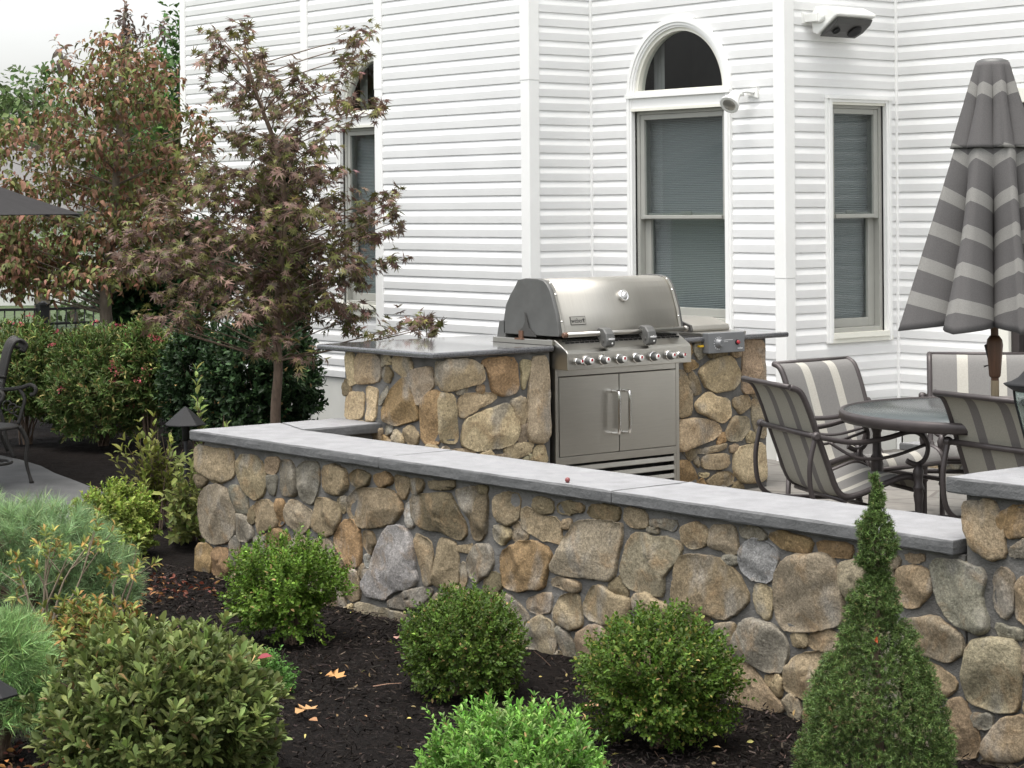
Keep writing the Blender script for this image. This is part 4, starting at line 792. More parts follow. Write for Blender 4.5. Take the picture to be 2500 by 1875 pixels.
# ------------------------------------------------------------------ patio furniture
def sling_chair(label):
    t = thing('patio_chair', label, 'patio chair', (0,0,0), 'sling chairs round the patio table', 0, True)
    W = .285
    path = spline([(-.395,.862),(-.345,.84),(-.305,.766),(-.255,.627),(-.205,.49),(-.165,.385),(-.12,.345),(-.04,.355),(.08,.395),(.18,.425),(.235,.415),(.265,.385),(.275,.35)], 4)
    for m_, nm, o in ((M['sling_front'], 'sling', .004), (M['sling_back'], 'sling_backing', -.004)):
        rows = []
        for i, p in enumerate(path):
            q = path[min(i+1, len(path)-1)]-path[max(i-1, 0)]; nv = np.array([q[1], -q[0]])/np.linalg.norm(q)
            nv = -nv if nv[1] < 0 and i > len(path)*.5 else nv
            s_ = o*(1 if True else 0); n2 = np.array([-q[1], q[0]])/np.linalg.norm(q)
            rows.append([(x, p[0]+n2[0]*s_, p[1]+n2[1]*s_-.012*math.cos(x/W*1.5)*(1 if i > 20 else .3)) for x in np.linspace(-W, W, 13)])
        b = MB(); b.grid(rows); b.build(nm, m_, t)
    for sg in (-1, 1):
        b = MB(); b.tube([(sg*W, p[0], p[1]) for p in path], .0155, 8); b.build('side_rail', M['bronze'], t)
    for y_, z_ in ((-.395,.862),(.275,.35),(-.12,.325)): b = MB(); b.tube([(-W,y_,z_),(W,y_,z_)], .0125, 8); b.build('cross_bar', M['bronze'], t)
    b = MB(); b.tube([(-.325,-.285,.635),(.325,-.285,.635)], .0135, 10)
    for sg in (-1, 1): b.lathe([(.0001,-.022),(.017,-.016),(.022,0),(.020,.014),(.012,.022)], (sg*.325,-.285,.635), 14, (sg,0,0))
    b.build('back_stretcher', M['bronze'], t)
    for sg in (-1, 1):
        x = sg*.325
        b = MB(); b.tube(spline([(x,-.285,.635),(x,-.1,.60),(x,.06,.612),(x,.19,.640),(x,.25,.625),(x,.285,.57),(x,.27,.51),(x,.225,.485),(x,.175,.505)], 5), .0125, 8, flat=.7); b.build('arm', M['bronze'], t)
        b = MB(); b.tube(spline([(x*.9,-.20,.60),(x,-.08,.53),(x,.08,.525),(x,.27,.575)], 5), .008, 6); b.build('arm_brace', M['bronze'], t)
        b = MB(); b.lathe([(.018,0),(.018,.01),(.014,.03),(.0135,.22),(.02,.23),(.016,.245),(.018,.30),(.024,.34),(.021,.365),(.026,.372),(.026,.38),(.020,.39),(.022,.43),(.026,.455),(.018,.47),(.014,.49)], (x, .235, 0), 14); b.build('front_leg', M['bronze'], t)
        b = MB(); b.tube(spline([(x,-.285,.635),(x,-.315,.50),(x,-.305,.36),(x,-.25,.29),(x,-.15,.27),(x,.235,.255)], 6), .0125, 8); b.tube([(x,-.25,.285),(x,-.27,.0)], .0135, 8); b.build('rear_leg', M['bronze'], t)
    for y_, z_ in ((.1,.262),(-.2,.278)): b = MB(); b.tube([(-.325,y_,z_),(.325,y_,z_)], .012, 8); b.build('seat_support', M['bronze'], t)
    return t
TC = np.array([-6.60, 8.30])
proto = None
for x, y, rz, lb in ((-7.10, 7.78, math.radians(-23), 'striped sling chair beside the low wall, left of the glass table, seen from behind'),
        (-7.70, 8.62, math.radians(-90), 'striped sling chair facing right between the kitchen island and the glass table'),
        (-7.54, 9.39, math.radians(-139), 'striped sling chair on the house side of the table behind the umbrella pole'),
        (-6.00, 7.90, math.radians(-10), 'striped sling chair with its back to the stone pier, in front of the glass table')):
    if proto is None: proto = sling_chair(lb); c = proto
    else: c = copy_tree(proto)
    c.location = (x, y, 0); c.rotation_euler = (0, 0, rz); c['label'] = lb
tb = thing('patio_table', 'round frosted glass patio table with dark bronze rim', 'table', (TC[0], TC[1], 0))
b = MB(); b.lathe([(.03,.712),(.72,.712),(.72,.718),(.03,.718)], (TC[0],TC[1],0), 64); b.build('glass_top', M['table_glass'], tb)
b = MB(); b.lathe([(.705,.675),(.728,.672),(.738,.69),(.738,.712),(.730,.724),(.718,.724),(.716,.709),(.705,.709),(.705,.675)], (TC[0],TC[1],0), 72); b.build('rim', M['bronze'], tb)
for i in range(4):
    a = math.radians(36+90*i); lx_, ly_ = TC[0]+.56*math.cos(a), TC[1]+.56*math.sin(a)
    b = MB(); b.lathe([(.022,0),(.022,.012),(.018,.03),(.018,.30),(.026,.31),(.022,.33),(.028,.40),(.031,.45),(.026,.475),(.031,.485),(.022,.50),(.02,.60),(.028,.62),(.022,.675)], (lx_, ly_, 0), 14); b.build('leg', M['bronze'], tb)
b = MB()
for i in range(2):
    a = math.radians(36+90*i); b.tube([(TC[0]+.56*math.cos(a), TC[1]+.56*math.sin(a), .20+.006*i), (TC[0]-.56*math.cos(a), TC[1]-.56*math.sin(a), .20+.006*i)], .012, 8)
for i in range(4):
    a = math.radians(36+90*i); b.tube([(TC[0]+.56*math.cos(a), TC[1]+.56*math.sin(a), .12), (TC[0]+.15*math.cos(a), TC[1]+.15*math.sin(a), .02)], .012, 8)
b.build('stretcher', M['bronze'], tb)
# closed striped parasol through the table
um = thing('patio_umbrella', 'closed grey striped parasol with brown pole standing in the glass table', 'umbrella', (TC[0], TC[1], 0))
b = MB(); b.tube([(TC[0],TC[1],.04),(TC[0],TC[1],2.38)], .0185, 12); b.build('pole', M['wood'], um)
b = MB(); b.lathe([(.0195,.70),(.0195,.86),(.0205,.861)], (TC[0],TC[1],0), 14); b.build('pole_sleeve', mat('pale_wood_sleeve', (.42,.33,.22), .5, var=.15, scale=6, stretch=(10,10,1)), um)
b = MB(); b.lathe([(.022,.875),(.028,.885),(.036,.99),(.040,1.03),(.036,1.055),(.022,1.075)], (TC[0],TC[1],0), 18); cr_ = b.build('crank_housing', M['wood'], um)
cp_ = np.array([TC[0],TC[1],.98])-CR0*.040
b = MB(); b.tube([cp_+[0,0,.05], cp_-CR0*.006+[0,0,.05], cp_+CR0*.018+[0,0,-.045], cp_-CR0*.012+[0,0,-.052]], .005, 8); b.build('crank_handle', M['bronze'], cr_)
b = MB(); b.lathe([(.25,.0),(.25,.03),(.22,.05),(.06,.075),(.045,.08),(.045,.30),(.03,.31)], (TC[0],TC[1],0.0), 32); b.build('base', M['bronze'], um)
def canopy(name, z0, z1, r0, r1, amp, seed, s0, ns=8, hem=.05, pw=1., fold=.115):
    """hanging pleated cloth from (z0, r0) down to (z1, r1): one fold at each of the eight ribs"""
    rows = []; sv = []; R = np.random.default_rng(seed); off = R.uniform(-.22, .22, ns); dep = R.uniform(.7, 1.3, ns)
    for i in range(27):
        t = i/26; rr = []
        for k in range(ns*14):
            a = 2*math.pi*k/(ns*14); u = (a/(2*math.pi)*ns) % 1; j = int(a/(2*math.pi)*ns) % ns
            f = abs(2*u-1)                                       # 1 on the rib, 0 in the fold
            f = f**1.15
            rad = (r0+(r1-r0)*t**pw)*(1-amp*dep[j]*(1-f)*min(1, .25+t*1.5))
            sw_ = a+.30*t*math.sin(2*math.pi*u)*dep[j]*.5+off[j]*t
            z = z0+(z1-z0)*t+hem*(1-f)*t*t-.004*math.sin(9*a)*t
            rr.append((TC[0]+rad*math.cos(sw_+.28), TC[1]+rad*math.sin(sw_+.28), z)); sv.append(s0+(z0-z1)*t-.045*(1-f)*0+.05*f*0+(1-f)*(-fold)*min(1,.3+t)+.02*math.sin(3*a+seed)*t)
        rows.append(rr)
    mb = MB(); mb.grid(rows, True, closed=True); o = mb.build(name, M['canopy'], um)
    a_ = o.data.attributes.new('sv', 'FLOAT', 'POINT'); a_.data.foreach_set('value', np.array(sv, np.float32))
    sm = o.modifiers.new('thick', 'SOLIDIFY'); sm.thickness = .004; return o
canopy('canopy', 1.985, 1.10, .184, .475, .60, 3, .42)
canopy('vent_canopy', 2.375, 1.965, .080, .209, .30, 3, .03, hem=.004, pw=.95, fold=.04)
b = MB(); b.lathe([(.078,2.36),(.074,2.385),(.05,2.395),(.0001,2.397)], (TC[0],TC[1],0), 20); b.build('finial_cap', M['cast_grey'], um)
# ------------------------------------------------------------------ cast iron chairs and dark parasol on the lower terrace
def iron_chair(label, loc, rz):
    t = thing('iron_chair', label, 'iron chair', (0,0,0), 'cast iron chairs on the lower terrace', 0, True)
    b = MB(); b.lathe([(.20,.405),(.235,.41),(.24,.42),(.235,.43),(.20,.43)], (0,0,0), 24)
    for i in range(7): x = -.18+.06*i; h = math.sqrt(.22**2-x*x); b.tube([(x,-h,.42),(x,h,.42)], .009, 6)
    b.build('seat', M['iron'], t)
    b = MB()
    for x in np.linspace(-.19, .19, 9): b.tube(spline([(x,-.20,.44),(x,-.235,.60),(x,-.275,.80),(x,-.31,.885),(x,-.36,.915),(x,-.40,.885),(x,-.395,.845)], 4), .0085, 6, flat=1.0)
    b.tube([(-.22,-.36,.918),(.22,-.36,.918)], .010, 6); b.tube([(-.22,-.232,.585),(.22,-.232,.585)], .010, 6)
    for sg in (-1, 1): b.tube(spline([(sg*.215,-.20,.40),(sg*.22,-.24,.62),(sg*.22,-.28,.80),(sg*.22,-.315,.89),(sg*.22,-.365,.92),(sg*.22,-.41,.885),(sg*.22,-.395,.835),(sg*.22,-.36,.85)], 4), .014, 8)
    b.build('backrest', M['iron'], t)
    for sg in (-1, 1):
        x = sg*.255
        b = MB(); b.tube(spline([(x*.88,-.25,.63),(x,-.10,.655),(x,.06,.665),(x,.17,.68),(x,.235,.70),(x,.275,.675),(x,.265,.635),(x,.235,.63)], 5), .014, 8, flat=1.3)
        b.tube(spline([(x,.15,.67),(x,.19,.60),(x*.95,.17,.50),(x*.9,.15,.42)], 5), .014, 8)
        for k in range(3): b.tube(arc((x*.97,.06+.04*k,.55-.02*k), .035, 0, 330, 12, 0), .006, 5)
        b.build('arm', M['iron'], t)
        b = MB(); b.tube(spline([(x*.8,.17,.41),(x*.92,.215,.30),(x*.95,.205,.15),(x,.24,.0)], 5), [.019,.018,.017,.017,.016,.016,.015,.015,.014,.014,.013,.013,.012,.012,.014,.018], 8); b.build('leg', M['iron'], t)
        b = MB(); b.tube(spline([(x*.8,-.19,.41),(x*.9,-.23,.28),(x*.92,-.25,.14),(x,-.31,.0)], 5), .014, 8); b.build('leg', M['iron'], t)
    b = MB(); b.tube(arc((0,0,.17), .19, 0, 360, 28, 2), .011, 6)
    for i in range(5): b.tube([(-.15+.07*i,-.11,.17),(-.15+.07*i,.11,.17)], .006, 5)
    b.build('stretcher_ring', M['iron'], t)
    t.location = loc; t.rotation_euler = (0,0,rz); return t
ZT_ = -.232
a = on(2, ZT_, -34, 1052); iron_chair('dark cast iron chair at the left edge of the terrace with scrolled arm', (float(a[0]), float(a[1]), ZT_), math.radians(-52))
a = on(2, ZT_, -62, 985); iron_chair('cast iron chair with slatted scroll back, the farther one on the terrace', (float(a[0]), float(a[1]), ZT_), math.radians(160))
tip = at(176, 464, 15.6); cen = at(176, 464, 15.6)-CR0*1.55
dk = thing('market_umbrella', 'open dark grey umbrella reaching in at the left edge of the picture', 'umbrella', (float(cen[0]), float(cen[1]), ZT_))
b = MB(); n = 8; zc = float(tip[2]); rows = []
a0 = math.atan2(CR0[1], CR0[0])
top = np.array([cen[0], cen[1], zc+.68])
for i in range(9):
    t = i/8; rr = []
    for k in range(n*6):
        u = k/6.; j = int(u); f = u-j
        A = a0+2*math.pi*j/n; B = a0+2*math.pi*(j+1)/n
        pa = np.array([cen[0]+1.55*math.cos(A), cen[1]+1.55*math.sin(A), zc]); pb_ = np.array([cen[0]+1.55*math.cos(B), cen[1]+1.55*math.sin(B), zc])
        e = pa*(1-f)+pb_*f; inw = (4*f*(1-f))*.05
        e = e+(np.array([cen[0], cen[1], zc])-e)*inw
        p = top*(1-t)+e*t; p[2] -= .06*math.sin(math.pi*t)*(1-.3*(4*f*(1-f))) ; rr.append(tuple(p))
    rows.append(rr)
b.grid(rows, False, closed=True); cnp = b.build('canopy', M['dark_fabric'], dk); sm = cnp.modifiers.new('thick', 'SOLIDIFY'); sm.thickness = .006
b = MB(); b.tube([(cen[0],cen[1],ZT_),(cen[0],cen[1],zc+.66)], .02, 10); b.build('pole', M['bronze'], dk)
b = MB()
for j in range(n):
    A = a0+2*math.pi*j/n; b.tube([top-np.array([0,0,.03]), (cen[0]+.8*math.cos(A), cen[1]+.8*math.sin(A), zc+.18), (cen[0]+1.54*math.cos(A), cen[1]+1.54*math.sin(A), zc-.012)], .008, 6)
b.build('rib', M['bronze'], dk)
b = MB(); b.lathe([(.26,0),(.26,.04),(.05,.08),(.04,.3)], (cen[0],cen[1],ZT_), 24); b.build('base', M['iron'], dk)
# ------------------------------------------------------------------ path lights
def path_light(label, x, y, z, h, r, ch):
    t = thing('path_light', label, 'path light', (x, y, z), 'path lights in the planting beds')
    b = MB(); b.lathe([(r,h-ch),(r*1.0,h-ch+.006),(r*.55,h-ch*.45),(.012,h),(.0001,h+.006)], (x,y,z), 8, smooth=False); b.build('hat', M['black_metal'], t)
    b = MB(); b.tube([(x,y,z),(x,y,z+h-ch+.02)], .011, 8); b.lathe([(.02,h-ch-.09),(.024,h-ch-.01),(.02,h-ch+.02)], (x,y,z), 10); b.build('stem', M['black_metal'], t); return t
P = at(401, 917, 12.7); path_light('black cone path light behind the left corner of the seat wall', float(P[0]), float(P[1]), ZB, float(P[2])-ZB+px(37, 12.7), px(45, 12.7), px(38, 12.7))
P = at(-22, 1505, 7.2); path_light('black cone path light cut off at the lower left edge', float(P[0]), float(P[1]), ZB, float(P[2])-ZB+px(45, 7.2), px(62, 7.2), px(42, 7.2))
# ------------------------------------------------------------------ black aluminium fence beyond the beds
fn = thing('garden_fence', 'black metal picket fence behind the flowering shrubs', 'fence', tuple(at(92, 735, 23.5)*[1,1,0]+[0,0,ZB]))
fa_, fb_ = at(-420, 700, 23.0), at(92, 700, 23.5); fc_ = at(330, 700, 24.2)
zt = float(at(92, 668, 23.5)[2])
b = MB(); pk = MB()
for A, B in ((fa_, fb_), (fb_, fc_)):
    A, B = A.copy(), B.copy(); A[2] = B[2] = 0; L_ = np.linalg.norm(B-A); d = (B-A)/L_; nn = np.array([-d[1], d[0], 0])
    for z in (zt, zt-.16, ZB+.14):
        b.add([A+nn*.012+[0,0,z-.014], B+nn*.012+[0,0,z-.014], B-nn*.012+[0,0,z-.014], A-nn*.012+[0,0,z-.014], A+nn*.012+[0,0,z+.014], B+nn*.012+[0,0,z+.014], B-nn*.012+[0,0,z+.014], A-nn*.012+[0,0,z+.014]], [(0,3,2,1),(4,5,6,7),(0,1,5,4),(1,2,6,5),(2,3,7,6),(3,0,4,7)])
    k = .06
    while k < L_: pk.tube([A+d*k+[0,0,ZB+.05], A+d*k+[0,0,zt-.01]], .009, 4); k += .105
b.build('rail', M['black_metal'], fn); pk.build('picket', M['black_metal'], fn)
for p in (fa_, fb_, fc_):
    b = MB(); s_ = .055; b.box((p[0]-s_,p[1]-s_,ZB-.1),(p[0]+s_,p[1]+s_,zt+.045)); b.box((p[0]-s_-.01,p[1]-s_-.01,zt+.045),(p[0]+s_+.01,p[1]+s_+.01,zt+.06)); b.lathe([(.06,zt+.06),(.03,zt+.085),(.0001,zt+.09)], (p[0],p[1],0), 4); b.build('post', M['black_metal'], fn)
# ------------------------------------------------------------------ parked car and neighbour's house far behind
def frame(org, dx, dy):
    """returns a function from local (x along dx, y along dy, z) to world"""
    return lambda v: np.array([org[0], org[1], 0])+dx*v[0]+dy*v[1]+np.array([0,0,1])*v[2]
wp = at(184, 700, 56.0)
F_ = frame(np.array([wp[0], wp[1]]), CR0, CF)
car = thing('parked_car', 'white car parked on the street behind the garden', 'car', tuple(F_((1.3,0,-.32))))
prof = [(-.85,.28),(-.9,.55),(-.82,.82),(-.6,.92),(-.35,1.36),(-.1,1.44),(1.2,1.44),(1.5,1.36),(2.1,.98),(3.1,.88),(3.55,.72),(3.6,.4),(3.5,.26)]
b = MB(); rows = []
for y, sc in ((-.88,.94),(-.84,1.0),(0,1.02),(.84,1.0),(.88,.94)): rows.append([F_((1.3+(x-1.3)*sc, y+.9, (z-.6)*sc+.6-.32)) for x, z in prof])
b.grid(rows, True); m_ = len(prof); b0 = b.n-5*m_
for k in (0, 4): b.f.append(tuple(b0+k*m_+i for i in range(m_))); b.m.append(0); b.s.append(False)
b.build('body', M['car_paint'], car)
for xw in (0, 2.7):
    for y in (.0, 1.72):
        c_ = F_((xw, y, 0)); b = MB(); b.lathe([(.2,-.1),(.31,-.1),(.33,-.06),(.33,.06),(.31,.1),(.2,.1)], F_((xw, y+.04, .01)), 24, CF); wh = b.build('wheel', M['rubber'], car)
        b = MB(); b.lathe([(.21,-.09),(.19,-.1),(.06,-.08),(.0001,-.08)], F_((xw, y+.04, .01)), 16, CF); b.build('rim', M['cast_grey'], wh)
b = MB(); b.add([F_(v) for v in ((-.45,.035,.62),(1.9,.035,.66),(1.45,.13,1.02),(-.22,.13,1.03))], [(0,1,2,3)]); b.build('window', M['room_dark'], car)
nb = at(40, 400, 47.)
G_ = frame(np.array([nb[0], nb[1]]), CR0, CF)
nh = thing('neighbor_house', 'neighbouring house with grey shingled hip roof far left behind the trees', 'house', tuple(G_((-4,5,-.33))))
b = MB(); e = [G_(v) for v in ((-12,0,-.33),(2.6,0,-.33),(2.6,10,-.33),(-12,10,-.33),(-12,0,1.75),(2.6,0,1.75),(2.6,10,1.75),(-12,10,1.75))]
b.add(e, [(0,1,5,4),(1,2,6,5),(2,3,7,6),(3,0,4,7)]); b.build('wall', M['foundation'], nh)
b = MB(); e = [G_(v) for v in ((-12.5,-.5,1.70),(3.1,-.5,1.70),(3.1,10.5,1.70),(-12.5,10.5,1.70),(-8.5,5,3.3),(-1.2,5,3.3))]
b.add(e, [(0,1,5,4),(1,2,5),(2,3,4,5),(3,0,4),(0,3,2,1)]); b.build('roof', mat('grey_shingles', (.12,.117,.113), .9, var=.12, scale=20, bump=.3), nh)
for x in (-9, -5, -1.2):
    b = MB(); e = [G_(v) for v in ((x,-.02,.4),(x+1.2,-.02,.4),(x+1.2,-.02,1.5),(x,-.02,1.5),(x,.05,.4),(x+1.2,.05,.4),(x+1.2,.05,1.5),(x,.05,1.5))]; b.add(e, [(0,1,2,3),(0,4,5,1),(2,6,7,3)]); b.build('window', M['room_dark'], nh)
# ------------------------------------------------------------------ plants
T_OVAL = (np.array([(0,0,0),(-.42,.32,.10),(0,.35,0),(.42,.32,.10),(-.40,.66,.08),(0,.68,-.02),(.40,.66,.08),(0,1,-.10)]), [(0,2,1),(0,3,2),(1,2,5),(1,5,4),(2,3,6),(2,6,5),(4,5,7),(5,6,7)])
T_OBOV = (np.array([(0,0,0),(-.26,.30,.06),(0,.33,0),(.26,.30,.06),(-.48,.70,.08),(0,.72,-.02),(.48,.70,.08),(-.22,.95,.0),(.22,.95,.0),(0,1,-.06)]), [(0,2,1),(0,3,2),(1,2,5),(1,5,4),(2,3,6),(2,6,5),(4,5,7),(5,9,7),(5,8,9),(5,6,8)])
T_DIA = (np.array([(0,0,0),(-.5,.48,.12),(.5,.48,.12),(0,1,-.05)]), [(0,3,1),(0,2,3)])
T_NEEDLE = (np.array([(-.5,0,0),(.5,0,0),(0,1,0)]), [(0,1,2)])
T_DROOP = (np.array([(0,0,0),(-.42,.3,.12),(0,.36,.05),(.42,.3,.12),(-.36,.68,.0),(0,.7,-.08),(.36,.68,.0),(0,1,-.30)]), [(0,2,1),(0,3,2),(1,2,5),(1,5,4),(2,3,6),(2,6,5),(4,5,7),(5,6,7)])
def palm():
    v = [(0,0,0)]; f = []; A = [-118,-78,-38,0,38,78,118]; L_ = [.42,.72,.93,1.,.93,.72,.42]
    val = [-140]+[(A[i]+A[i+1])/2 for i in range(6)]+[140]; rv = [.12]+[.25,.30,.33,.33,.30,.25]+[.12]
    for a, r in zip(val, rv): v.append((r*math.sin(math.radians(a)), r*math.cos(math.radians(a)), .02))
    for i, (a, r) in enumerate(zip(A, L_)):
        v.append((r*math.sin(math.radians(a)), r*math.cos(math.radians(a)), -.22*r*r)); t = len(v)-1; f += [(0, i+2, t), (0, t, i+1)]
    return np.array(v), f
T_PALM = palm()
def oak():
    v = [(0,0,0)]; f = []; prof = [(-.08,.0),(-.28,.16),(-.14,.26),(-.46,.42),(-.16,.52),(-.40,.74),(-.12,.78),(0,1.0),(.12,.78),(.40,.74),(.16,.52),(.46,.42),(.14,.26),(.28,.16),(.08,0)]
    v = [(0,.5,.0)]+[(x,y,.10*abs(x)*2+.06*math.sin(6*y)) for x, y in prof]
    return np.array(v), [(0, i+1, i+2) for i in range(len(prof)-1)]+[(0, len(prof), 1)]
T_OAK = oak()
def nz(a): return a/(np.linalg.norm(a, axis=-1, keepdims=True)+1e-9)
def leafmesh(name, tmpl, P, D, Nn, L_, W_, col, m, parent=None):
    tv, tf = tmpl; tf = np.array(tf, np.int32); n = len(P); k = len(tv)
    D = nz(D); S_ = nz(np.cross(D, Nn)); U_ = np.cross(S_, D)
    L_ = np.broadcast_to(np.asarray(L_, float), (n,)); W_ = np.broadcast_to(np.asarray(W_, float), (n,))
    V = P[:, None, :]+S_[:, None, :]*(tv[None, :, 0]*W_[:, None])[..., None]+D[:, None, :]*(tv[None, :, 1]*L_[:, None])[..., None]+U_[:, None, :]*(tv[None, :, 2]*L_[:, None])[..., None]
    V = V.reshape(-1, 3)
    if parent is not None: V = V-OFF.get(parent.name, np.zeros(3))
    F = (tf[None]+(np.arange(n, dtype=np.int32)*k)[:, None, None]).reshape(-1, 3)
    me = bpy.data.meshes.new(name); me.vertices.add(len(V)); me.vertices.foreach_set('co', V.ravel().astype(np.float32))
    me.loops.add(F.size); me.loops.foreach_set('vertex_index', F.ravel()); me.polygons.add(len(F))
    me.polygons.foreach_set('loop_start', np.arange(0, F.size, 3, dtype=np.int32)); me.polygons.foreach_set('loop_total', np.full(len(F), 3, np.int32))
    me.polygons.foreach_set('use_smooth', np.ones(len(F), bool)); me.update()
    a = me.color_attributes.new('col', 'FLOAT_COLOR', 'POINT'); c = np.ones((n, k, 4), np.float32); c[:, :, :3] = np.clip(col, 0, 1)[:, None, :]; a.data.foreach_set('color', c.ravel())
    me.materials.append(m); return link(bpy.data.objects.new(name, me), parent)
def colors(r, n, base, sd=.2, alt=None, frac=.0, hue=.06):
    c = np.array(base)[None]*np.exp(r.normal(0, sd, (n, 1)))*(1+r.normal(0, hue, (n, 3)))
    if alt is not None:
        k = r.uniform(size=n) < frac; c[k] = np.array(alt)[None]*np.exp(r.normal(0, sd, (k.sum(), 1)))*(1+r.normal(0, hue, (k.sum(), 3)))
    return c
def sprigs(r, B, D, length, nodes, per, splay=55, droop=0., up=.5, t0=.15, jit=.25):
    """leaf positions, directions and normals along short twigs starting at B in direction D"""
    n = len(B); D = nz(D); A = nz(np.cross(D, r.normal(size=(n, 3)))); C = np.cross(D, A); Ps, Ds, Ns, Id = [], [], [], []
    ln = np.broadcast_to(np.asarray(length, float), (n,))*r.uniform(.7, 1.2, n); ph0 = r.uniform(0, 6.28, n); cs, sn = math.cos(math.radians(splay)), math.sin(math.radians(splay))
    for k in range(nodes):
        t = t0+(1-t0)*(k/(max(1, nodes-1))); sh = 1-.35*t
        for j in range(per):
            ph = ph0+k*1.57+6.2832*j/per+r.normal(0, .25, n)
            R_ = A*np.cos(ph)[:, None]+C*np.sin(ph)[:, None]
            d = D*(cs+.5*t*(1-cs))+R_*sn*sh+r.normal(0, jit, (n, 3)); d[:, 2] -= droop; d = nz(d)
            nn = D-R_*.3; nn[:, 2] += up; nn = nn+r.normal(0, .2, (n, 3)); nn = nz(nn-d*(nn*d).sum(1, keepdims=True))
            Ps.append(B+D*(ln*t)[:, None]+R_*.002); Ds.append(d); Ns.append(nn); Id.append(np.arange(n))
    return np.concatenate(Ps), np.concatenate(Ds), np.concatenate(Ns), np.concatenate(Id)
def lump(d, r, f=3.):
    o = 0
    for k in range(6): o = o+np.sin(d @ r.normal(size=3)*f*(1+.5*k)+r.uniform(0, 6.28))/(1+.4*k)
    return o/2.6
def ball(r, n, c, rad, lumpy=.08, shell=.45, zmin=-.8, f=3., gaps=0):
    d = nz(r.normal(size=(int(n*1.6), 3))); d = d[d[:, 2] > zmin][:n]; k = (1+lumpy*lump(d, r, f))*(1-shell*r.uniform(size=len(d))**2.2)
    for _ in range(gaps):
        g_ = nz(np.append(r.normal(size=2), r.uniform(-1.1, .5))); w_ = np.clip(1-np.arccos(np.clip(d @ g_, -1, 1))/r.uniform(.2, .42), 0, 1); k = k*(1-.42*np.minimum(1, w_*2))
    P = np.array(c)+d*np.array(rad)*k[:, None]; return P, d
def twigs(name, m, base, tips, r, parent, r0=.008, r1=.002, sag=.3, n=5):
    b = MB()
    for t in tips:
        a = np.array(base)+np.append(r.normal(0, .02, 2), 0); v = np.array(t)-a
        mid = a+v*.5+np.array([v[0]*-.12, v[1]*-.12, abs(v[2])*.12]); b.tube(spline([a, mid, np.array(t)], 4), list(np.linspace(r0, r1, 9)), n, False)
    return b.build(name, m, parent)
def bush(name, label, cat, base, c, rad, ns, slen, nodes, per, leaf, lw, col, seed, tmpl=T_OVAL, splay=55, lumpy=.08, shell=.45, m='leaf', group=None, alt=None, frac=0., upb=.5, up=.5, zmin=-.8, sd=.22, stems=14, jit=.25, droop=0., f=3., bark='bark', gaps=0):
    r = np.random.default_rng(seed); t = thing(name, label, cat, base, group)
    B, d = ball(r, ns, c, np.array(rad), lumpy, shell, zmin, f, gaps); D = d/np.array(rad)*np.mean(rad); D[:, 2] += upb; D = D+r.normal(0, .25, D.shape)
    B = B-nz(D)*slen*.62; st_ = r.uniform(size=len(B)) < .02; B[st_] += nz(D[st_])*slen*.45
    P, Dl, Nl, Id = sprigs(r, B, D, slen, nodes, per, splay, droop, up, jit=jit)
    cl = colors(r, len(P), col, sd, alt, frac); tp_ = r.uniform(size=len(P)) < .012; cl[tp_] = np.array([.30,.20,.09])*np.exp(r.normal(0, .3, (tp_.sum(), 1))); cl *= np.exp(r.normal(0, .24, (len(B), 1)))[Id]
    keep = P[:, 2] > base[2]+.005
    s_ = np.exp(r.normal(0, .16, len(P)))
    leafmesh('foliage', tmpl, P[keep], Dl[keep], Nl[keep], leaf*s_[keep], lw*s_[keep], cl[keep], M[m], t)
    if stems:
        k = r.choice(len(B), stems, replace=False); twigs('stem', M[bark], base, B[k], r, t, .009, .002)
    return t
def gp(x, y, z=ZB): p = on(2, z, x, y); return np.array([float(p[0]), float(p[1]), z])
def cl_(x, y, base): return at(x, y, depth(base))            # point in the vertical sheet that holds the base
def ballbush(x, yt, yb, w_, base, **k):
    d = depth(base); top = at(x, yt, d)[2]; c = at(x, (yt+yb)/2, d); rz_ = (top-at(x, yb, d)[2])/2; rr = px(w_/2*.96, d)
    return dict(base=base, c=c, rad=(rr, rr, rz_), **k)
BOX = (.052,.098,.022); BOXG = 'clipped boxwood balls in front of the wall'
b1 = gp(628, 1392); bush('boxwood', 'bright green boxwood ball nearest the left corner of the stone wall, with dark gaps', 'shrub', **ballbush(622, 1160, 1400, 262, b1), ns=1350, slen=.075, nodes=6, per=2, leaf=.0175, lw=.0115, col=(.085,.15,.018), seed=101, gaps=22, lumpy=.2, shell=.45, group=BOXG, alt=(.15,.24,.045), frac=.2, f=5.5, sd=.25)
b2 = gp(1003, 1510); bush('boxwood', 'darker boxwood ball, the middle one of three before the stone wall', 'shrub', **ballbush(1002, 1280, 1515, 270, b2), ns=1500, slen=.075, nodes=6, per=2, leaf=.016, lw=.010, col=(.068,.115,.018), seed=102, gaps=14, lumpy=.17, shell=.45, group=BOXG, alt=(.16,.17,.04), frac=.05, f=4.)
b3 = gp(1420, 1612); bush('boxwood', 'largest boxwood ball, beside the dwarf spruce, with some yellow leaves', 'shrub', **ballbush(1420, 1325, 1622, 335, b3), ns=1900, slen=.08, nodes=6, per=2, leaf=.0165, lw=.0105, col=(.072,.125,.018), seed=103, gaps=16, lumpy=.17, shell=.45, group=BOXG, alt=(.2,.2,.045), frac=.07, f=4.)
bb = gp(1108, 1745); bush('spirea', 'bright lime green low shrub at the bottom edge in the foreground', 'shrub', **ballbush(1108, 1545, 1800, 370, bb), ns=1150, slen=.11, nodes=7, per=3, leaf=.022, lw=.010, col=(.13,.27,.045), seed=104, gaps=6, lumpy=.16, shell=.4, alt=(.20,.30,.09), frac=.25, upb=.9, m='leaf_dull', f=4., splay=50)
rb = gp(360, 1712)
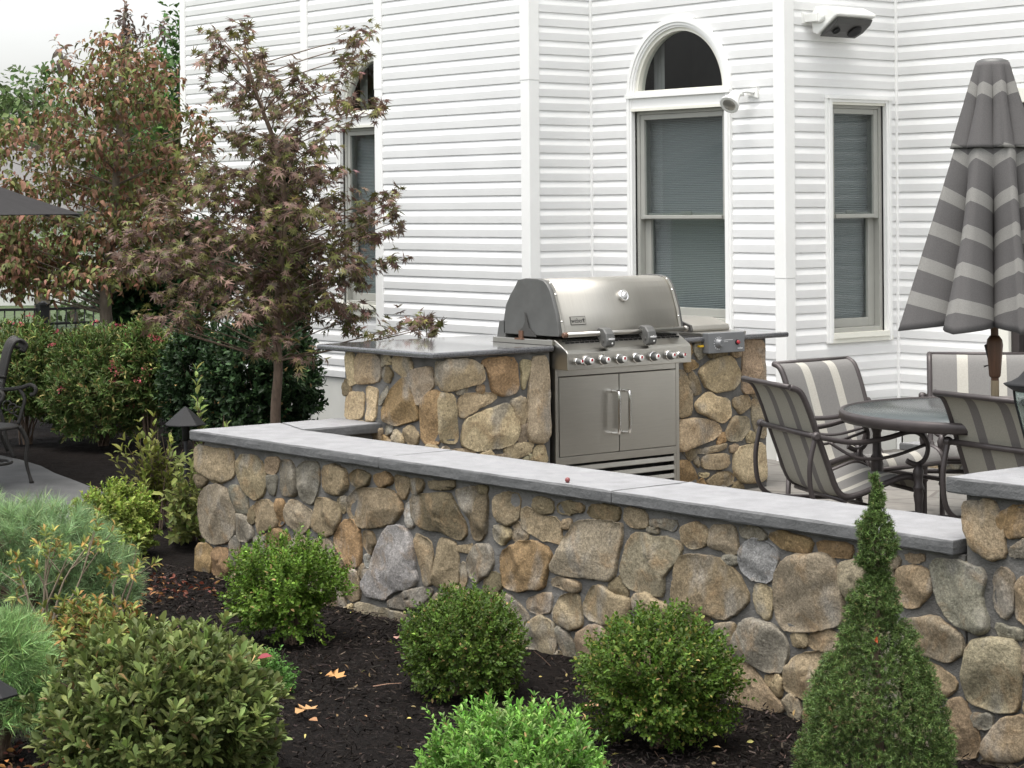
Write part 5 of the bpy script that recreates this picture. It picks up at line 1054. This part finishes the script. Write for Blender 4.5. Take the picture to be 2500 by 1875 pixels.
bush('azalea', 'large olive green azalea with whorled leaves in the left foreground', 'shrub', base=rb, c=cl_(355, 1562, rb), rad=(px(248, depth(rb)),)*2+(px(190, depth(rb)),), ns=1150, slen=.06, nodes=2, per=6, leaf=.043, lw=.0178, col=(.125,.158,.048), seed=105, tmpl=T_OBOV, gaps=9, lumpy=.18, shell=.55, splay=52, up=.9, upb=.9, alt=(.19,.24,.08), frac=.10, sd=.2, stems=40, f=3.6)
bf = gp(585, 1500); bush('boxwood', 'small fine leaved green shrub peeking out right of the azalea', 'shrub', **ballbush(575, 1415, 1530, 110, bf), ns=260, slen=.07, nodes=6, per=2, leaf=.016, lw=.010, col=(.09,.19,.04), seed=106, group=None)
yb = gp(250, 1206); bush('yellow_shrub', 'small yellow green rounded shrub between the terrace and the stone wall', 'shrub', **ballbush(248, 1045, 1215, 176, yb), ns=620, slen=.08, nodes=6, per=3, leaf=.024, lw=.013, col=(.18,.25,.04), seed=107, lumpy=.13, alt=(.24,.28,.06), frac=.3, m='leaf_dull', f=4.)
# --- weeping pine mounds
def pine(label, base, blobs, seed, col, nl=.085, dens=1.):
    r = np.random.default_rng(seed); t = thing('pine_shrub', label, 'pine shrub', base, 'soft needled pine mounds'); d0 = depth(base); Bs, Ds = [], []
    for x, y, rx, ry, n in blobs:
        rr = px(rx, d0), px(rx, d0), px(ry, d0); B, d = ball(r, int(n*dens), at(x, y, d0), rr, .16, .35, -.4, 4.); Bs.append(B); Ds.append(d/np.array(rr)*np.mean(rr)+[0,0,.45])
    B = np.concatenate(Bs); D = nz(np.concatenate(Ds)+r.normal(0, .2, (len(B), 3))); n = len(B); q = 46
    A = nz(np.cross(D, r.normal(size=(n, 3)))); C = np.cross(D, A); tcol = np.exp(r.normal(0, .22, (n, 1)))
    k = r.uniform(size=(n, q)); ph = r.uniform(0, 6.28, (n, q)); sp_ = np.radians(r.uniform(15, 62, (n, q)))
    R_ = A[:, None]*np.cos(ph)[..., None]+C[:, None]*np.sin(ph)[..., None]
    d = D[:, None]*np.cos(sp_)[..., None]+R_*np.sin(sp_)[..., None]; d[..., 2] -= .12; P = B[:, None]+D[:, None]*((k-.6)*.07)[..., None]
    P = P.reshape(-1, 3); d = nz(d.reshape(-1, 3)); nn = nz(np.cross(d, r.normal(size=d.shape)))
    cl = colors(r, len(P), col, .2, (.24,.22,.08), .03)*np.repeat(tcol, q, 0); L_ = nl*r.uniform(.7, 1.15, len(P)); kp = P[:, 2] > base[2]-.01
    leafmesh('needles', T_NEEDLE, P[kp], d[kp], nn[kp], L_[kp], .0027, cl[kp], M['needle'], t)
    twigs('branch', M['bark'], base, B[r.choice(n, min(50, n), replace=False)], r, t, .02, .003)
pb1 = gp(70, 1345); pine('blue green pine mound at the left edge behind the yellow shrub', pb1, [(70,1190,150,95,330),(190,1240,95,95,170),(-60,1180,150,110,140),(60,1270,170,80,190),(230,1290,60,60,70)], 120, (.20,.30,.135))
pb2 = gp(-10, 1640); pine('nearer light green pine mound cut by the left edge', pb2, [(20,1430,80,90,170),(-60,1440,120,120,120),(40,1510,75,70,130),(-20,1540,110,80,110)], 121, (.22,.35,.13), .08)
# --- dwarf spruce
def spruce():
    r = np.random.default_rng(130); base = gp(1900, 1722); d0 = depth(base)
    t = thing('dwarf_spruce', 'dwarf spruce with a thin twisted leader in front of the wall, right foreground', 'spruce', base)
    prof = [(1024,2,1892),(1054,8,1899),(1071,17,1901),(1096,26,1898),(1135,43,1890),(1165,51,1893),(1190,52,1892),(1216,45,1890),(1241,33,1897),(1258,40,1899),(1284,54,1895),(1314,61,1891),(1348,69,1895),(1369,84,1903),(1399,86,1901),(1416,100,1895),(1442,117,1895),(1472,131,1890),(1506,147,1887),(1549,152,1895),(1591,160,1895),(1634,173,1890),(1690,165,1893),(1725,70,1896)]
    Y_ = np.array([p[0] for p in prof]); Wd = np.array([p[1] for p in prof]); Xc = np.array([p[2] for p in prof])
    n = 6500; yy = r.uniform(0, 1, n*5)*(1722-1026)+1026; wv = np.interp(yy, Y_, Wd); keep = r.uniform(size=len(yy)) < wv/175+.05; yy = yy[keep][:n]; n = len(yy); wv = np.interp(yy, Y_, Wd); xc = np.interp(yy, Y_, Xc)
    a = r.uniform(0, 6.28, n); dirs = np.stack([np.cos(a), np.sin(a), np.zeros(n)], 1)
    h = np.array([at(1900, y, d0)[2] for y in np.linspace(1026, 1722, 60)]); z = np.interp(yy, np.linspace(1026, 1722, 60), h)
    r0_ = px(1, d0)*wv; S0 = dirs*r0_[:, None]; S0[:, 2] = z; tc_ = S0[r.choice(n, 330, replace=False)]
    dd_ = np.linalg.norm(S0[:, None, :]-tc_[None], axis=2); dm = dd_.min(1); near = tc_[dd_.argmin(1)]; sz_ = np.clip(.22*r0_+.014, .012, .05); bump_ = np.clip(.5-(dm/sz_)**2, -1, .5)
    rad = np.clip(r0_-np.minimum(.016, r0_*.4)+bump_*np.clip(.3*r0_, .005, .04), .004, 9)*(1-.22*r.uniform(size=n)**2)
    c0 = base[None]*[1, 1, 0]+CR0[None]*(px(1, d0)*(xc-1900))[:, None]
    B = c0+dirs*rad[:, None]; B[:, 2] = z; D = dirs*.7+[0, 0, .45]+(S0-near)*22+r.normal(0, .15, (n, 3)); B = B-nz(D)*.02
    q = 26; D = nz(D); A = nz(np.cross(D, r.normal(size=(n, 3)))); C = np.cross(D, A); k = r.uniform(size=(n, q)); ph = r.uniform(0, 6.28, (n, q)); sp_ = np.radians(r.uniform(35, 70, (n, q)))
    R_ = A[:, None]*np.cos(ph)[..., None]+C[:, None]*np.sin(ph)[..., None]; d = D[:, None]*np.cos(sp_)[..., None]+R_*np.sin(sp_)[..., None]; P = B[:, None]+D[:, None]*(k*.034)[..., None]
    P = P.reshape(-1, 3); d = nz(d.reshape(-1, 3)); nn = nz(np.cross(d, r.normal(size=d.shape)))
    cl = colors(r, len(P), (.085,.135,.036), .24, (.16,.14,.06), .05)*np.repeat(np.exp(r.normal(0, .22, (n, 1))), q, 0)
    leafmesh('needles', T_NEEDLE, P, d, nn, .0135*r.uniform(.8, 1.2, len(P)), .0028, cl, M['needle'], t)
    b = MB(); b.tube([base-[0,0,.05], at(1893, 1400, d0), at(1893, 1100, d0), at(1900, 1035, d0)], [.022,.013,.006,.002], 8); b.build('trunk', M['bark'], t)
    o = at(1892, 1388, d0-.19)
    P = np.array([at(1890, 1387, d0-.13), at(1896, 1390, d0-.13)])
    leafmesh('caught_leaf', T_OVAL, P, np.array([[.3,.2,.9],[-.5,.2,.5]]), np.array([[.7,-.7,0],[.7,-.7,0.]]), .02, .010, np.array([[.35,.07,.02]]*2), M['leaf_dull'], t)
spruce()
# --- euonymus like plants by the wall corner: upright leafy shoots
def shoots(name, label, cat, base, tips, leaf, lw, col, seed, alt=None, frac=0., nodes=12, per=2, width=.0, group=None, t0=.1, m='leaf', splay=58, extra=0, r0=.006):
    r = np.random.default_rng(seed); t = thing(name, label, cat, base, group); T_ = [np.array(p) for p in tips]
    for p in list(T_):
        for _ in range(extra): T_.append(p+r.normal(0, .04, 3)*[1, 1, .9])
    Bs = np.array([base+np.append(r.normal(0, .05, 2), 0) for _ in T_]); V = np.array(T_)-Bs; L_ = np.linalg.norm(V, axis=1)
    P, D, N_, _ = sprigs(r, Bs, V, L_/1.0, nodes, per, splay, 0, .7, t0, .22)
    s_ = np.exp(r.normal(0, .18, len(P))); leafmesh('foliage', T_OVAL, P, D, N_, leaf*s_, lw*s_, colors(r, len(P), col, .2, alt, frac), M[m], t)
    b = MB()
    for a, q in zip(Bs, T_): b.tube(spline([a, a+(q-a)*.5+np.append((q-a)[:2]*-.1, .02), q], 3), list(np.linspace(r0, .0015, 7)), 5, False)
    b.build('stem', M['bark'], t); return t
e1 = np.append(at(400, 1170, 12.3)[:2], ZB); e1[2] = ZB
D1 = 12.4
shoots('euonymus', 'leafy yellow green plant pressed against the left end of the stone wall', 'shrub', gp(404, 1172), [at(x, y, D1) for x, y in ((400,992),(412,1010),(390,1020),(420,1040),(398,1052),(372,1085),(425,1085),(392,1110),(408,1110),(425,1130),(402,1140))], .052, .024, (.16,.19,.055), 141, (.19,.22,.06), .3, 10, 2, extra=2, t0=.3)
shoots('euonymus', 'spreading yellow green plant around the stem of the black path light', 'shrub', np.append(at(345, 1010, 13.4)[:2], ZB), [at(x, y, 13.3) for x, y in ((332,930),(350,940),(372,950),(300,965),(265,978),(285,1000),(310,1008),(345,1000),(380,968),(320,985),(340,958))], .054, .024, (.18,.20,.045), 142, (.20,.22,.06), .3, 9, 2, extra=2, t0=.35)
shoots('euonymus', 'tall light green shoot rising beside the path light hat', 'shrub', np.append(at(426, 960, 12.75)[:2], ZB), [at(426, 856, 12.75), at(432, 880, 12.75), at(436, 900, 12.75)], .058, .026, (.27,.33,.10), 143, None, 0, 16, 2, t0=.3)
shoots('euonymus', 'single short green shoot just behind the wall cap', 'shrub', np.append(at(484, 960, 13.0)[:2], ZB), [at(484, 896, 13.0), at(490, 908, 13.0)], .05, .02, (.20,.25,.07), 144, None, 0, 14, 2, t0=.3)
# --- lanky azalea shoots in front of the pine and low azalea below it
lz = gp(150, 1400); dz = depth(lz)
def lanky(label, base, tips, seed, col, alt):
    r = np.random.default_rng(seed); t = thing('sparse_azalea', label, 'shrub', base); b = MB(); B, D = [], []
    for x0, y0, x1, y1 in tips:
        a, q = at(x0, y0, depth(base)-.05), at(x1, y1, depth(base)-.1+r.uniform(-.1, .1)); pth = spline([a, a+(q-a)*.5+r.normal(0, .02, 3), q], 4); b.tube(pth, list(np.linspace(.006, .0025, 9)), 5, False); B.append(q); D.append(q-a)
        for _ in range(2):
            k = pth[int(len(pth)*.6)]; q2 = q+r.normal(0, .05, 3); b.tube([k, q2], [.003, .0015], 4, False); B.append(q2); D.append(q2-k)
    P, Dl, Nl, _ = sprigs(r, np.array(B), np.array(D), .035, 2, 5, 65, .05, .9)
    leafmesh('foliage', T_OVAL, P, Dl, Nl, .042, .014, colors(r, len(P), col, .25, alt, .3), M['leaf_dull'], t); b.build('stem', mat('pale_stem', (.26,.21,.15), .8, var=.2), t)
lanky('spindly azalea with bare pale stems standing in front of the blue green pine', lz, [(90,1330,145,1205),(90,1340,120,1185),(80,1330,50,1265),(100,1340,75,1230),(120,1335,205,1150),(115,1340,200,1165),(260,1320,290,1240),(262,1330,300,1225),(262,1330,255,1245),(95,1340,100,1200),(60,1340,40,1220)], 150, (.20,.24,.06), (.30,.20,.06))
lb = gp(195, 1445); bush('azalea', 'low yellowing azalea between the two pine mounds', 'shrub', base=lb, c=cl_(190, 1365, lb), rad=(px(120, depth(lb)), px(120, depth(lb)), px(62, depth(lb))), ns=150, slen=.06, nodes=2, per=6, leaf=.042, lw=.015, col=(.17,.20,.05), seed=151, alt=(.28,.16,.05), frac=.25, lumpy=.15, shell=.6, splay=62, upb=.9, m='leaf_dull')
# --- flowering spirea mass, dark holly, evergreen column
sd_ = 18.0
def lbush(name, label, cat, x, y, rx, ry, d, yb_, **k):
    c = at(x, y, d); base = np.array([c[0], c[1], ZB]); t = bush(name, label, cat, base=base, c=c, rad=(px(rx, d), px(rx, d)*.85, px(ry, d)), **k); return t
SPG = 'pink flowering spireas in the far bed'
spk = dict(slen=.14, nodes=7, per=2, leaf=.05, lw=.016, col=(.085,.135,.034), lumpy=.16, shell=.45, group=SPG, alt=(.17,.16,.055), frac=.2, sd=.3, upb=.7, m='leaf_dull', f=4., stems=20)
def blossoms(t, seed, n, x, y, rx, ry, d):
    r = np.random.default_rng(seed); B, dd = ball(r, n, at(x, y, d), (px(rx, d)*1.08, px(rx, d)*.95, px(ry, d)*1.1), .14, .05, -.3); n = len(B); q = 16
    P = (B[:, None]+r.normal(0, .022, (n, q, 3))*[1,1,.5]).reshape(-1, 3); D = nz(np.repeat(dd, q, 0)+r.normal(0, .5, P.shape)); nn = nz(r.normal(size=P.shape)+[0,0,1])
    leafmesh('blossom', T_DIA, P, D, nn, .02, .016, colors(r, len(P), (.45,.10,.13), .3, (.34,.16,.10), .3), M['leaf_dull'], t)
for i, (lb_, x, y, rx, ry, d, n) in enumerate((('wide spirea with pink blossoms behind the iron chairs', 225, 838, 150, 122, 18.0, 1500), ('spirea at the left edge with pink blossoms on top, behind the chair backs', 55, 812, 105, 108, 18.3, 850), ('spirea below the maple branches, right hand one with a few pink blossoms', 318, 805, 75, 105, 17.6, 650), ('far upper spirea just in front of the black fence', 150, 768, 120, 40, 19.6, 600))):
    t = lbush('spirea', lb_, 'flowering shrub', x, y, rx, ry, d, 965, ns=n, seed=160+i, **spk); blossoms(t, 165+i, 15 if i != 3 else 8, x, y-10, rx*1.02, ry*1.03, d)
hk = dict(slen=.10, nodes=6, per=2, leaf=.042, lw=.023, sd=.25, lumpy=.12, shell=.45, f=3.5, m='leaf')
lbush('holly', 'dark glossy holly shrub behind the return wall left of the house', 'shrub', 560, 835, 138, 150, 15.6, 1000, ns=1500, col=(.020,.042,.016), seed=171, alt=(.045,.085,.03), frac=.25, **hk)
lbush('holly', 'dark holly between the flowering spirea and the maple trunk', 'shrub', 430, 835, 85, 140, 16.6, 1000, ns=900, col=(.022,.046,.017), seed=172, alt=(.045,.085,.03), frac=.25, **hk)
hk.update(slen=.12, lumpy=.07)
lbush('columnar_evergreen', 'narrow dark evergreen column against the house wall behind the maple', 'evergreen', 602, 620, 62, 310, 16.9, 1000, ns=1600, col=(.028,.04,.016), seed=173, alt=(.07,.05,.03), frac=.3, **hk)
lbush('rhododendron', 'large leaved green rhododendron under the dogwood branches', 'shrub', 300, 640, 70, 75, 20.5, 900, ns=330, slen=.1, nodes=2, per=6, leaf=.13, lw=.045, col=(.03,.075,.028), seed=174, sd=.25, splay=65, stems=16)
lbush('rhododendron', 'dark green rhododendron between the dogwood and the maple, half hidden', 'shrub', 425, 590, 70, 100, 19.5, 900, ns=360, slen=.1, nodes=2, per=6, leaf=.12, lw=.045, col=(.035,.085,.03), seed=175, sd=.25, splay=65, stems=16)
# --- trees built pad by pad
def tree(name, label, cat, base, blobs, d0, seed, tmpl, leaf, lw, col, alt, frac, dens, trunk_r, trunk_path, bark, nodes=3, per=2, slen=.12, droop=.5, up=1., splay=70, m='leaf_dull', sd=.25, dz=.8, group=None, limbs=True, hang=.0, flat=.5, lowd=1.):
    r = np.random.default_rng(seed); t = thing(name, label, cat, base, group); Bs, Ds, Cs = [], [], []
    for bl in blobs:
        x, y, rx, ry = bl[:4]; w_ = bl[4] if len(bl) > 4 else 0; o = bl[5] if len(bl) > 5 else r.uniform(-1, 1)*dz*.5
        n = max(3, int(dens*math.pi*rx*ry/100*(lowd if y > 500 else .75 if y < 290 else 1))); a = r.uniform(0, 6.28, n); q = np.sqrt(r.uniform(size=n)); vz = r.uniform(-1, 1, n)
        X = x+rx*q*np.cos(a); Yp = y+ry*q*np.sin(a); dd = d0+o+px(rx, d0)*vz*.8
        B = np.array([at(xx, yy, di) for xx, yy, di in zip(X, Yp, dd)]); c = at(x, y+ry*.5, d0+o); D = (B-c)*[1,1,flat]+r.normal(0, .08, B.shape); Bs.append(B); Ds.append(nz(D)+[0,0,.15-hang]); Cs.append((c, px(rx, d0), B))
    B = np.concatenate(Bs); D = np.concatenate(Ds); P, Dl, Nl, Id = sprigs(r, B, D, slen, nodes, per, splay, droop, up, .2, .3)
    # leaves lie in layers: normals mostly up
    s_ = np.exp(r.normal(0, .2, len(P))); cl = colors(r, len(P), col, sd, alt, frac)*np.exp(r.normal(0, .15, (len(B), 1)))[Id]
    leafmesh('crown', tmpl, P, Dl, Nl, leaf*s_, lw*s_, cl, M[m], t)
    b = MB(); tp = spline(trunk_path, 5); b.tube(tp, list(np.linspace(trunk_r, trunk_r*.25, len(tp))), 10); b.build('trunk', M[bark], t)
    if limbs:
        b = MB(); tz = np.array([p[2] for p in tp])
        for c, rr, BB in (Cs if len(Cs) < 60 else Cs[::2]):
            hd_ = np.linalg.norm((c-tp[len(tp)//2])[:2]); k = max(int(np.argmin(abs(tz-(c[2]-.10-.22*hd_)))), int(len(tp)*.28)); a = tp[k]
            mid = a+(c-a)*.55+[0, 0, -.05*hd_+.04]; pth = spline([a, mid, c], 5); b.tube(pth, list(np.linspace(max(.005, trunk_r*.2*(1-k/len(tp)*.6)), .0025, len(pth))), 6, False)
            for q in BB[r.choice(len(BB), min(len(BB), 5), replace=False)]: b.tube([c, (c+q)/2+[0,0,.01], q], [.004,.003,.0015], 4, False)
        b.build('limb', M[bark], t)
    return t
MD = 13.9
mb_ = np.append(at(597, 985, MD)[:2], ZB)
mp = [(480,82,30,20),(522,82,20,26),(466,138,28,16),(505,120,25,18),(535,150,40,22),(560,130,26,16),(600,182,55,20),(545,195,45,24),(640,165,26,14),(472,208,36,14),(660,205,30,12),(785,76,22,13),(772,108,32,20),(752,148,32,18),(722,186,36,20),(742,228,46,20),(800,240,26,12),
 (580,245,75,28),(660,258,55,24),(700,285,50,20),(505,300,50,18),(560,318,75,28),(640,328,75,28),(688,372,55,24),(440,335,40,18),(600,395,85,34),(510,380,65,24),(700,420,60,24),(620,465,85,34),(540,450,75,28),(480,440,55,20),(705,480,65,24),(765,462,55,18),(832,428,26,22),(852,470,22,16),(795,512,60,22),
 (700,548,75,28),(600,540,85,28),(505,522,75,28),(425,500,65,24),(360,470,45,20),(842,562,34,11),(765,590,55,20),(660,608,75,28),(560,608,85,28),(462,590,75,28),(402,640,65,20),(520,668,85,28),(620,668,75,24),(700,655,45,20),(752,682,60,20),(822,716,36,11),(898,702,38,13),(932,704,16,12),(378,690,45,16),(585,735,36,18),(655,775,30,12),(560,760,30,14),(320,690,30,10),(330,560,70,16),(420,545,60,18),(300,505,60,16),(360,430,50,14),(280,585,40,12),(400,585,60,16),(440,395,60,16)]
mp = [(x+dx, y+dy, rx*.72, ry*.36) for x, y, rx, ry in mp for dx, dy in ((-rx*.3, -ry*.6), (rx*.3, -ry*.1), (-rx*.1, ry*.5))]
maple = tree('japanese_maple', 'bronze leaved japanese maple with layered branches in front of the house', 'tree', mb_, mp, MD, 201, T_PALM, .047, .047, (.165,.108,.084), (.14,.14,.045), .40, .74, .036, [mb_, at(595, 900, MD), at(601, 800, MD), at(598, 700, MD), at(606, 580, MD), at(615, 450, MD), at(600, 330, MD), at(560, 220, MD), at(525, 110, MD)], 'bark', nodes=3, per=2, slen=.10, droop=.36, up=1.5, sd=.3, dz=1.2, flat=.25, lowd=1.5)
DD = 19.6
db_ = np.append(at(232, 800, DD)[:2], ZB)
dp = [(258,105,42,32),(215,112,36,24),(300,130,46,30),(150,150,20,24),(240,170,70,36),(330,168,55,32),(175,200,55,28),(250,240,95,42),(350,240,65,36),(130,258,50,24),(60,288,65,20),(20,300,40,16),(100,340,55,20),(185,320,70,32),(280,330,90,42),(385,335,55,34),(440,290,30,24),(60,400,50,20),(150,400,80,32),(250,420,95,42),(360,410,75,38),(85,470,65,26),(200,500,90,38),(320,490,90,38),(100,555,80,28),(40,560,55,30),(180,590,85,28),(280,588,75,28),(40,615,45,22),(120,620,45,16),(360,575,55,24),(15,470,40,30),(20,520,50,26),(10,585,50,26),(30,425,45,20),(-20,330,40,30),(-20,560,40,60),(420,400,45,40),(430,270,25,20)]
dp = [(x+dx, y+dy, rx*.75, ry*.4) for x, y, rx, ry in dp for dx, dy in ((-rx*.3, -ry*.55), (rx*.3, 0), (-rx*.1, ry*.55))]
tree('dogwood', 'dogwood turning red and green, left of the house with drooping leaves', 'tree', db_, dp, DD, 202, T_DROOP, .062, .034, (.12,.135,.04), (.215,.115,.07), .48, 1.75, .07, [db_, at(232, 740, DD), at(228, 640, DD), at(240, 520, DD), at(250, 400, DD), at(258, 260, DD), at(262, 120, DD)], 'bark_grey', nodes=2, per=2, slen=.13, droop=.8, up=1.1, sd=.28, dz=1.6, flat=.3, lowd=1.4)
# thin top shoots of the dogwood belong to the same kind of tree but stand behind it
tree('dogwood', 'slender leader shoots of the dogwood standing above its crown', 'tree', np.append(at(275, 800, DD+.9)[:2], ZB), [(270,20,6,22),(268,60,12,20),(274,95,16,16),(290,70,14,14),(330,60,10,14),(318,80,12,10),(345,75,8,12),(128,100,8,22),(132,120,14,14)], DD+.9, 203, T_DROOP, .075, .034, (.14,.12,.10), (.2,.12,.09), .4, .9, .05, [np.append(at(275, 800, DD+.9)[:2], ZB), at(272, 600, DD+.9), at(268, 300, DD+.9), at(266, 100, DD+.9), at(272, 2, DD+.9)], 'bark_grey', nodes=3, per=2, slen=.10, droop=.5, sd=.25, dz=.1)
TG = 'trees beyond the fence'
def far_tree(label, x, y, rx, ry, d, seed, col, n, alt=None):
    r = np.random.default_rng(seed); bl = []
    for _ in range(n):
        a = r.uniform(0, 6.28); q = math.sqrt(r.uniform(0, 1)); bl.append((x+rx*q*math.cos(a)*.85, y+ry*q*math.sin(a)*.85, rx*r.uniform(.22, .4), ry*r.uniform(.16, .3)))
    base = np.append(at(x, 700, d)[:2], -.33)
    return tree('broadleaf_tree', label, 'tree', base, bl, d, seed, T_DIA, .20*d/55, .13*d/55, col, alt or tuple(v*1.5 for v in col), .3, .55, .16, [base, at(x+2, y+ry*.8, d), at(x, y, d), at(x, y-ry*.6, d)], 'bark_grey', nodes=3, per=2, slen=.5, droop=.2, up=1., sd=.3, dz=px(rx, d)*1.5, group=TG, limbs=True)
far_tree('round green tree far left behind the neighbouring roof', 75, 240, 95, 80, 58, 211, (.075,.115,.038), 26)
far_tree('tall green tree rising beside the left corner of the house', 395, 210, 55, 190, 40, 212, (.06,.12,.03), 30)
far_tree('darker green tree low behind the dogwood', 330, 330, 130, 130, 46, 213, (.05,.10,.03), 34)
far_tree('pale green tree at the left picture edge behind the dark umbrella', -10, 260, 60, 110, 64, 214, (.07,.105,.04), 20)
far_tree('yellow green tree between the fence and the street', 90, 560, 100, 60, 38, 215, (.10,.14,.04), 20)
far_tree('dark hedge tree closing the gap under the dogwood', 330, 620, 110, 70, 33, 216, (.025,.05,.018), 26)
far_tree('small conical evergreen on the lawn by the driveway', 160, 690, 22, 60, 40, 217, (.05,.075,.025), 10)
# ------------------------------------------------------------------ litter and mulch chips
r = np.random.default_rng(300)
n = 110000; x = r.uniform(-13.5, -3.6, n); y = r.uniform(1.5, 6.05, n); V_ = np.stack([x, y, np.zeros(n)], 1)-CAM; Y_ = V_ @ CF; sx = V_ @ CR0/Y_*FPX+1250
kp = (Y_ > 5.5) & (sx > -150) & (sx < 2700); x, y = x[kp], y[kp]; n = len(x); P = np.stack([x, y, ZB+r.uniform(.0, .03, n)], 1)
D = r.normal(size=(n, 3))*[1, 1, .35]; nn = nz(r.normal(size=(n, 3))*.7+[0, 0, 1]); c = colors(r, n, (.0125,.0095,.008), .55, (.06,.042,.032), .10)
tag(leafmesh('mulch_chips', (np.array([(-.5,0,0),(.5,0,0),(.45,1,.04),(-.4,.9,0)]), [(0,1,2),(0,2,3)]), P, D, nn, r.uniform(.010, .038, n), r.uniform(.0025, .0075, n), c, M['chip']), kind='stuff')
n = 90; P = np.stack([r.uniform(-12, -3.8, n), r.uniform(2.5, 5.9, n), np.full(n, ZB+.04)], 1); D = r.normal(size=(n, 3))*[1, 1, .12]
tag(leafmesh('twig_litter', (np.array([(-.5,0,0),(.5,0,0),(.4,.5,.03),(-.4,.5,.03),(.3,1,0),(-.3,1,0)]), [(0,1,2),(0,2,3),(3,2,4),(3,4,5)]), P, D, nz(r.normal(size=(n, 3))*.3+[0, 0, 1]), r.uniform(.05, .16, n), .005, colors(r, n, (.13,.085,.055), .4), M['leaf_dull']), kind='stuff')
n = 520; x = r.uniform(-13, -3.8, n); y = r.uniform(2.0, 6.0, n); P = np.stack([x, y, np.full(n, ZB+.034)], 1); D = r.normal(size=(n, 3))*[1, 1, .25]; nn = nz(r.normal(size=(n, 3))*.4+[0, 0, 1])
tag(leafmesh('leaf_litter', T_OVAL, P, D, nn, r.uniform(.014, .032, n), r.uniform(.008, .015, n), colors(r, n, (.30,.20,.085), .4, (.36,.33,.10), .35), M['leaf_dull']), kind='stuff')
n = 520; P = np.stack([r.uniform(-1, 1, n), r.uniform(-1, 1, n), np.zeros(n)], 1)
c1, c2 = gp(70, 1610), gp(330, 1290); k = r.uniform(size=n) < .72
ctr = np.where(k[:, None], c1[None], c2[None]); P = ctr+P*np.where(k[:, None], [[.55, .45, 0]], [[.3, .25, 0]]); P[:, 2] = ZB+.02+r.uniform(0, .05, n)
D = r.normal(size=(n, 3))*[1, 1, .4]; nn = nz(r.normal(size=(n, 3))*.6+[0, 0, 1])
tag(leafmesh('red_leaf_litter', T_OVAL, P, D, nn, r.uniform(.02, .045, n), r.uniform(.012, .022, n), colors(r, n, (.10,.03,.018), .5, (.24,.12,.04), .3), M['leaf_dull']), kind='stuff')
for i, (x, y, s_, a, lb_, cc_) in enumerate(((704, 1483, .105, 20, 'orange brown oak leaf lying on the mulch left of the middle boxwood', (.52,.27,.10)), (640, 1567, .115, 100, 'tan lobed oak leaf on the mulch right of the azalea', (.50,.29,.13)), (668, 1580, .045, 10, 'small curled brown leaf beside the tan oak leaf', (.36,.19,.09)), (1262, 1552, .075, 60, 'pale brown leaf on the mulch left of the largest boxwood', (.42,.25,.14)), (857, 1402, .05, 140, 'pinkish curled leaf on the mulch at the foot of the wall', (.42,.24,.19)), (975, 1425, .04, 30, 'small pale leaf below the wall behind the middle boxwood', (.45,.30,.2)))):
    p = gp(x, y); p[2] = ZB+.045; a = math.radians(a); D = np.array([[math.cos(a), math.sin(a), .12]])
    o = leafmesh('fallen_leaf', T_OAK if s_ > .07 else T_OVAL, p[None], D, np.array([[.15, -.25, 1.]]), s_, s_*.75, np.array([cc_]), M['leaf_dull']); tag(o, lb_, 'leaf', 'fallen leaves on the mulch')
p = at(556, 1422, depth(rb)-.2); o = leafmesh('fallen_leaf', T_OVAL, np.array([p]), np.array([[.6,.7,.2]]), np.array([[.3,-.4,1.]]), .05, .03, np.array([[.25,.04,.05]]), M['leaf_dull']); tag(o, 'dark red leaf caught in the top of the azalea', 'leaf', 'fallen leaves on the mulch')
bpy.context.view_layer.update()
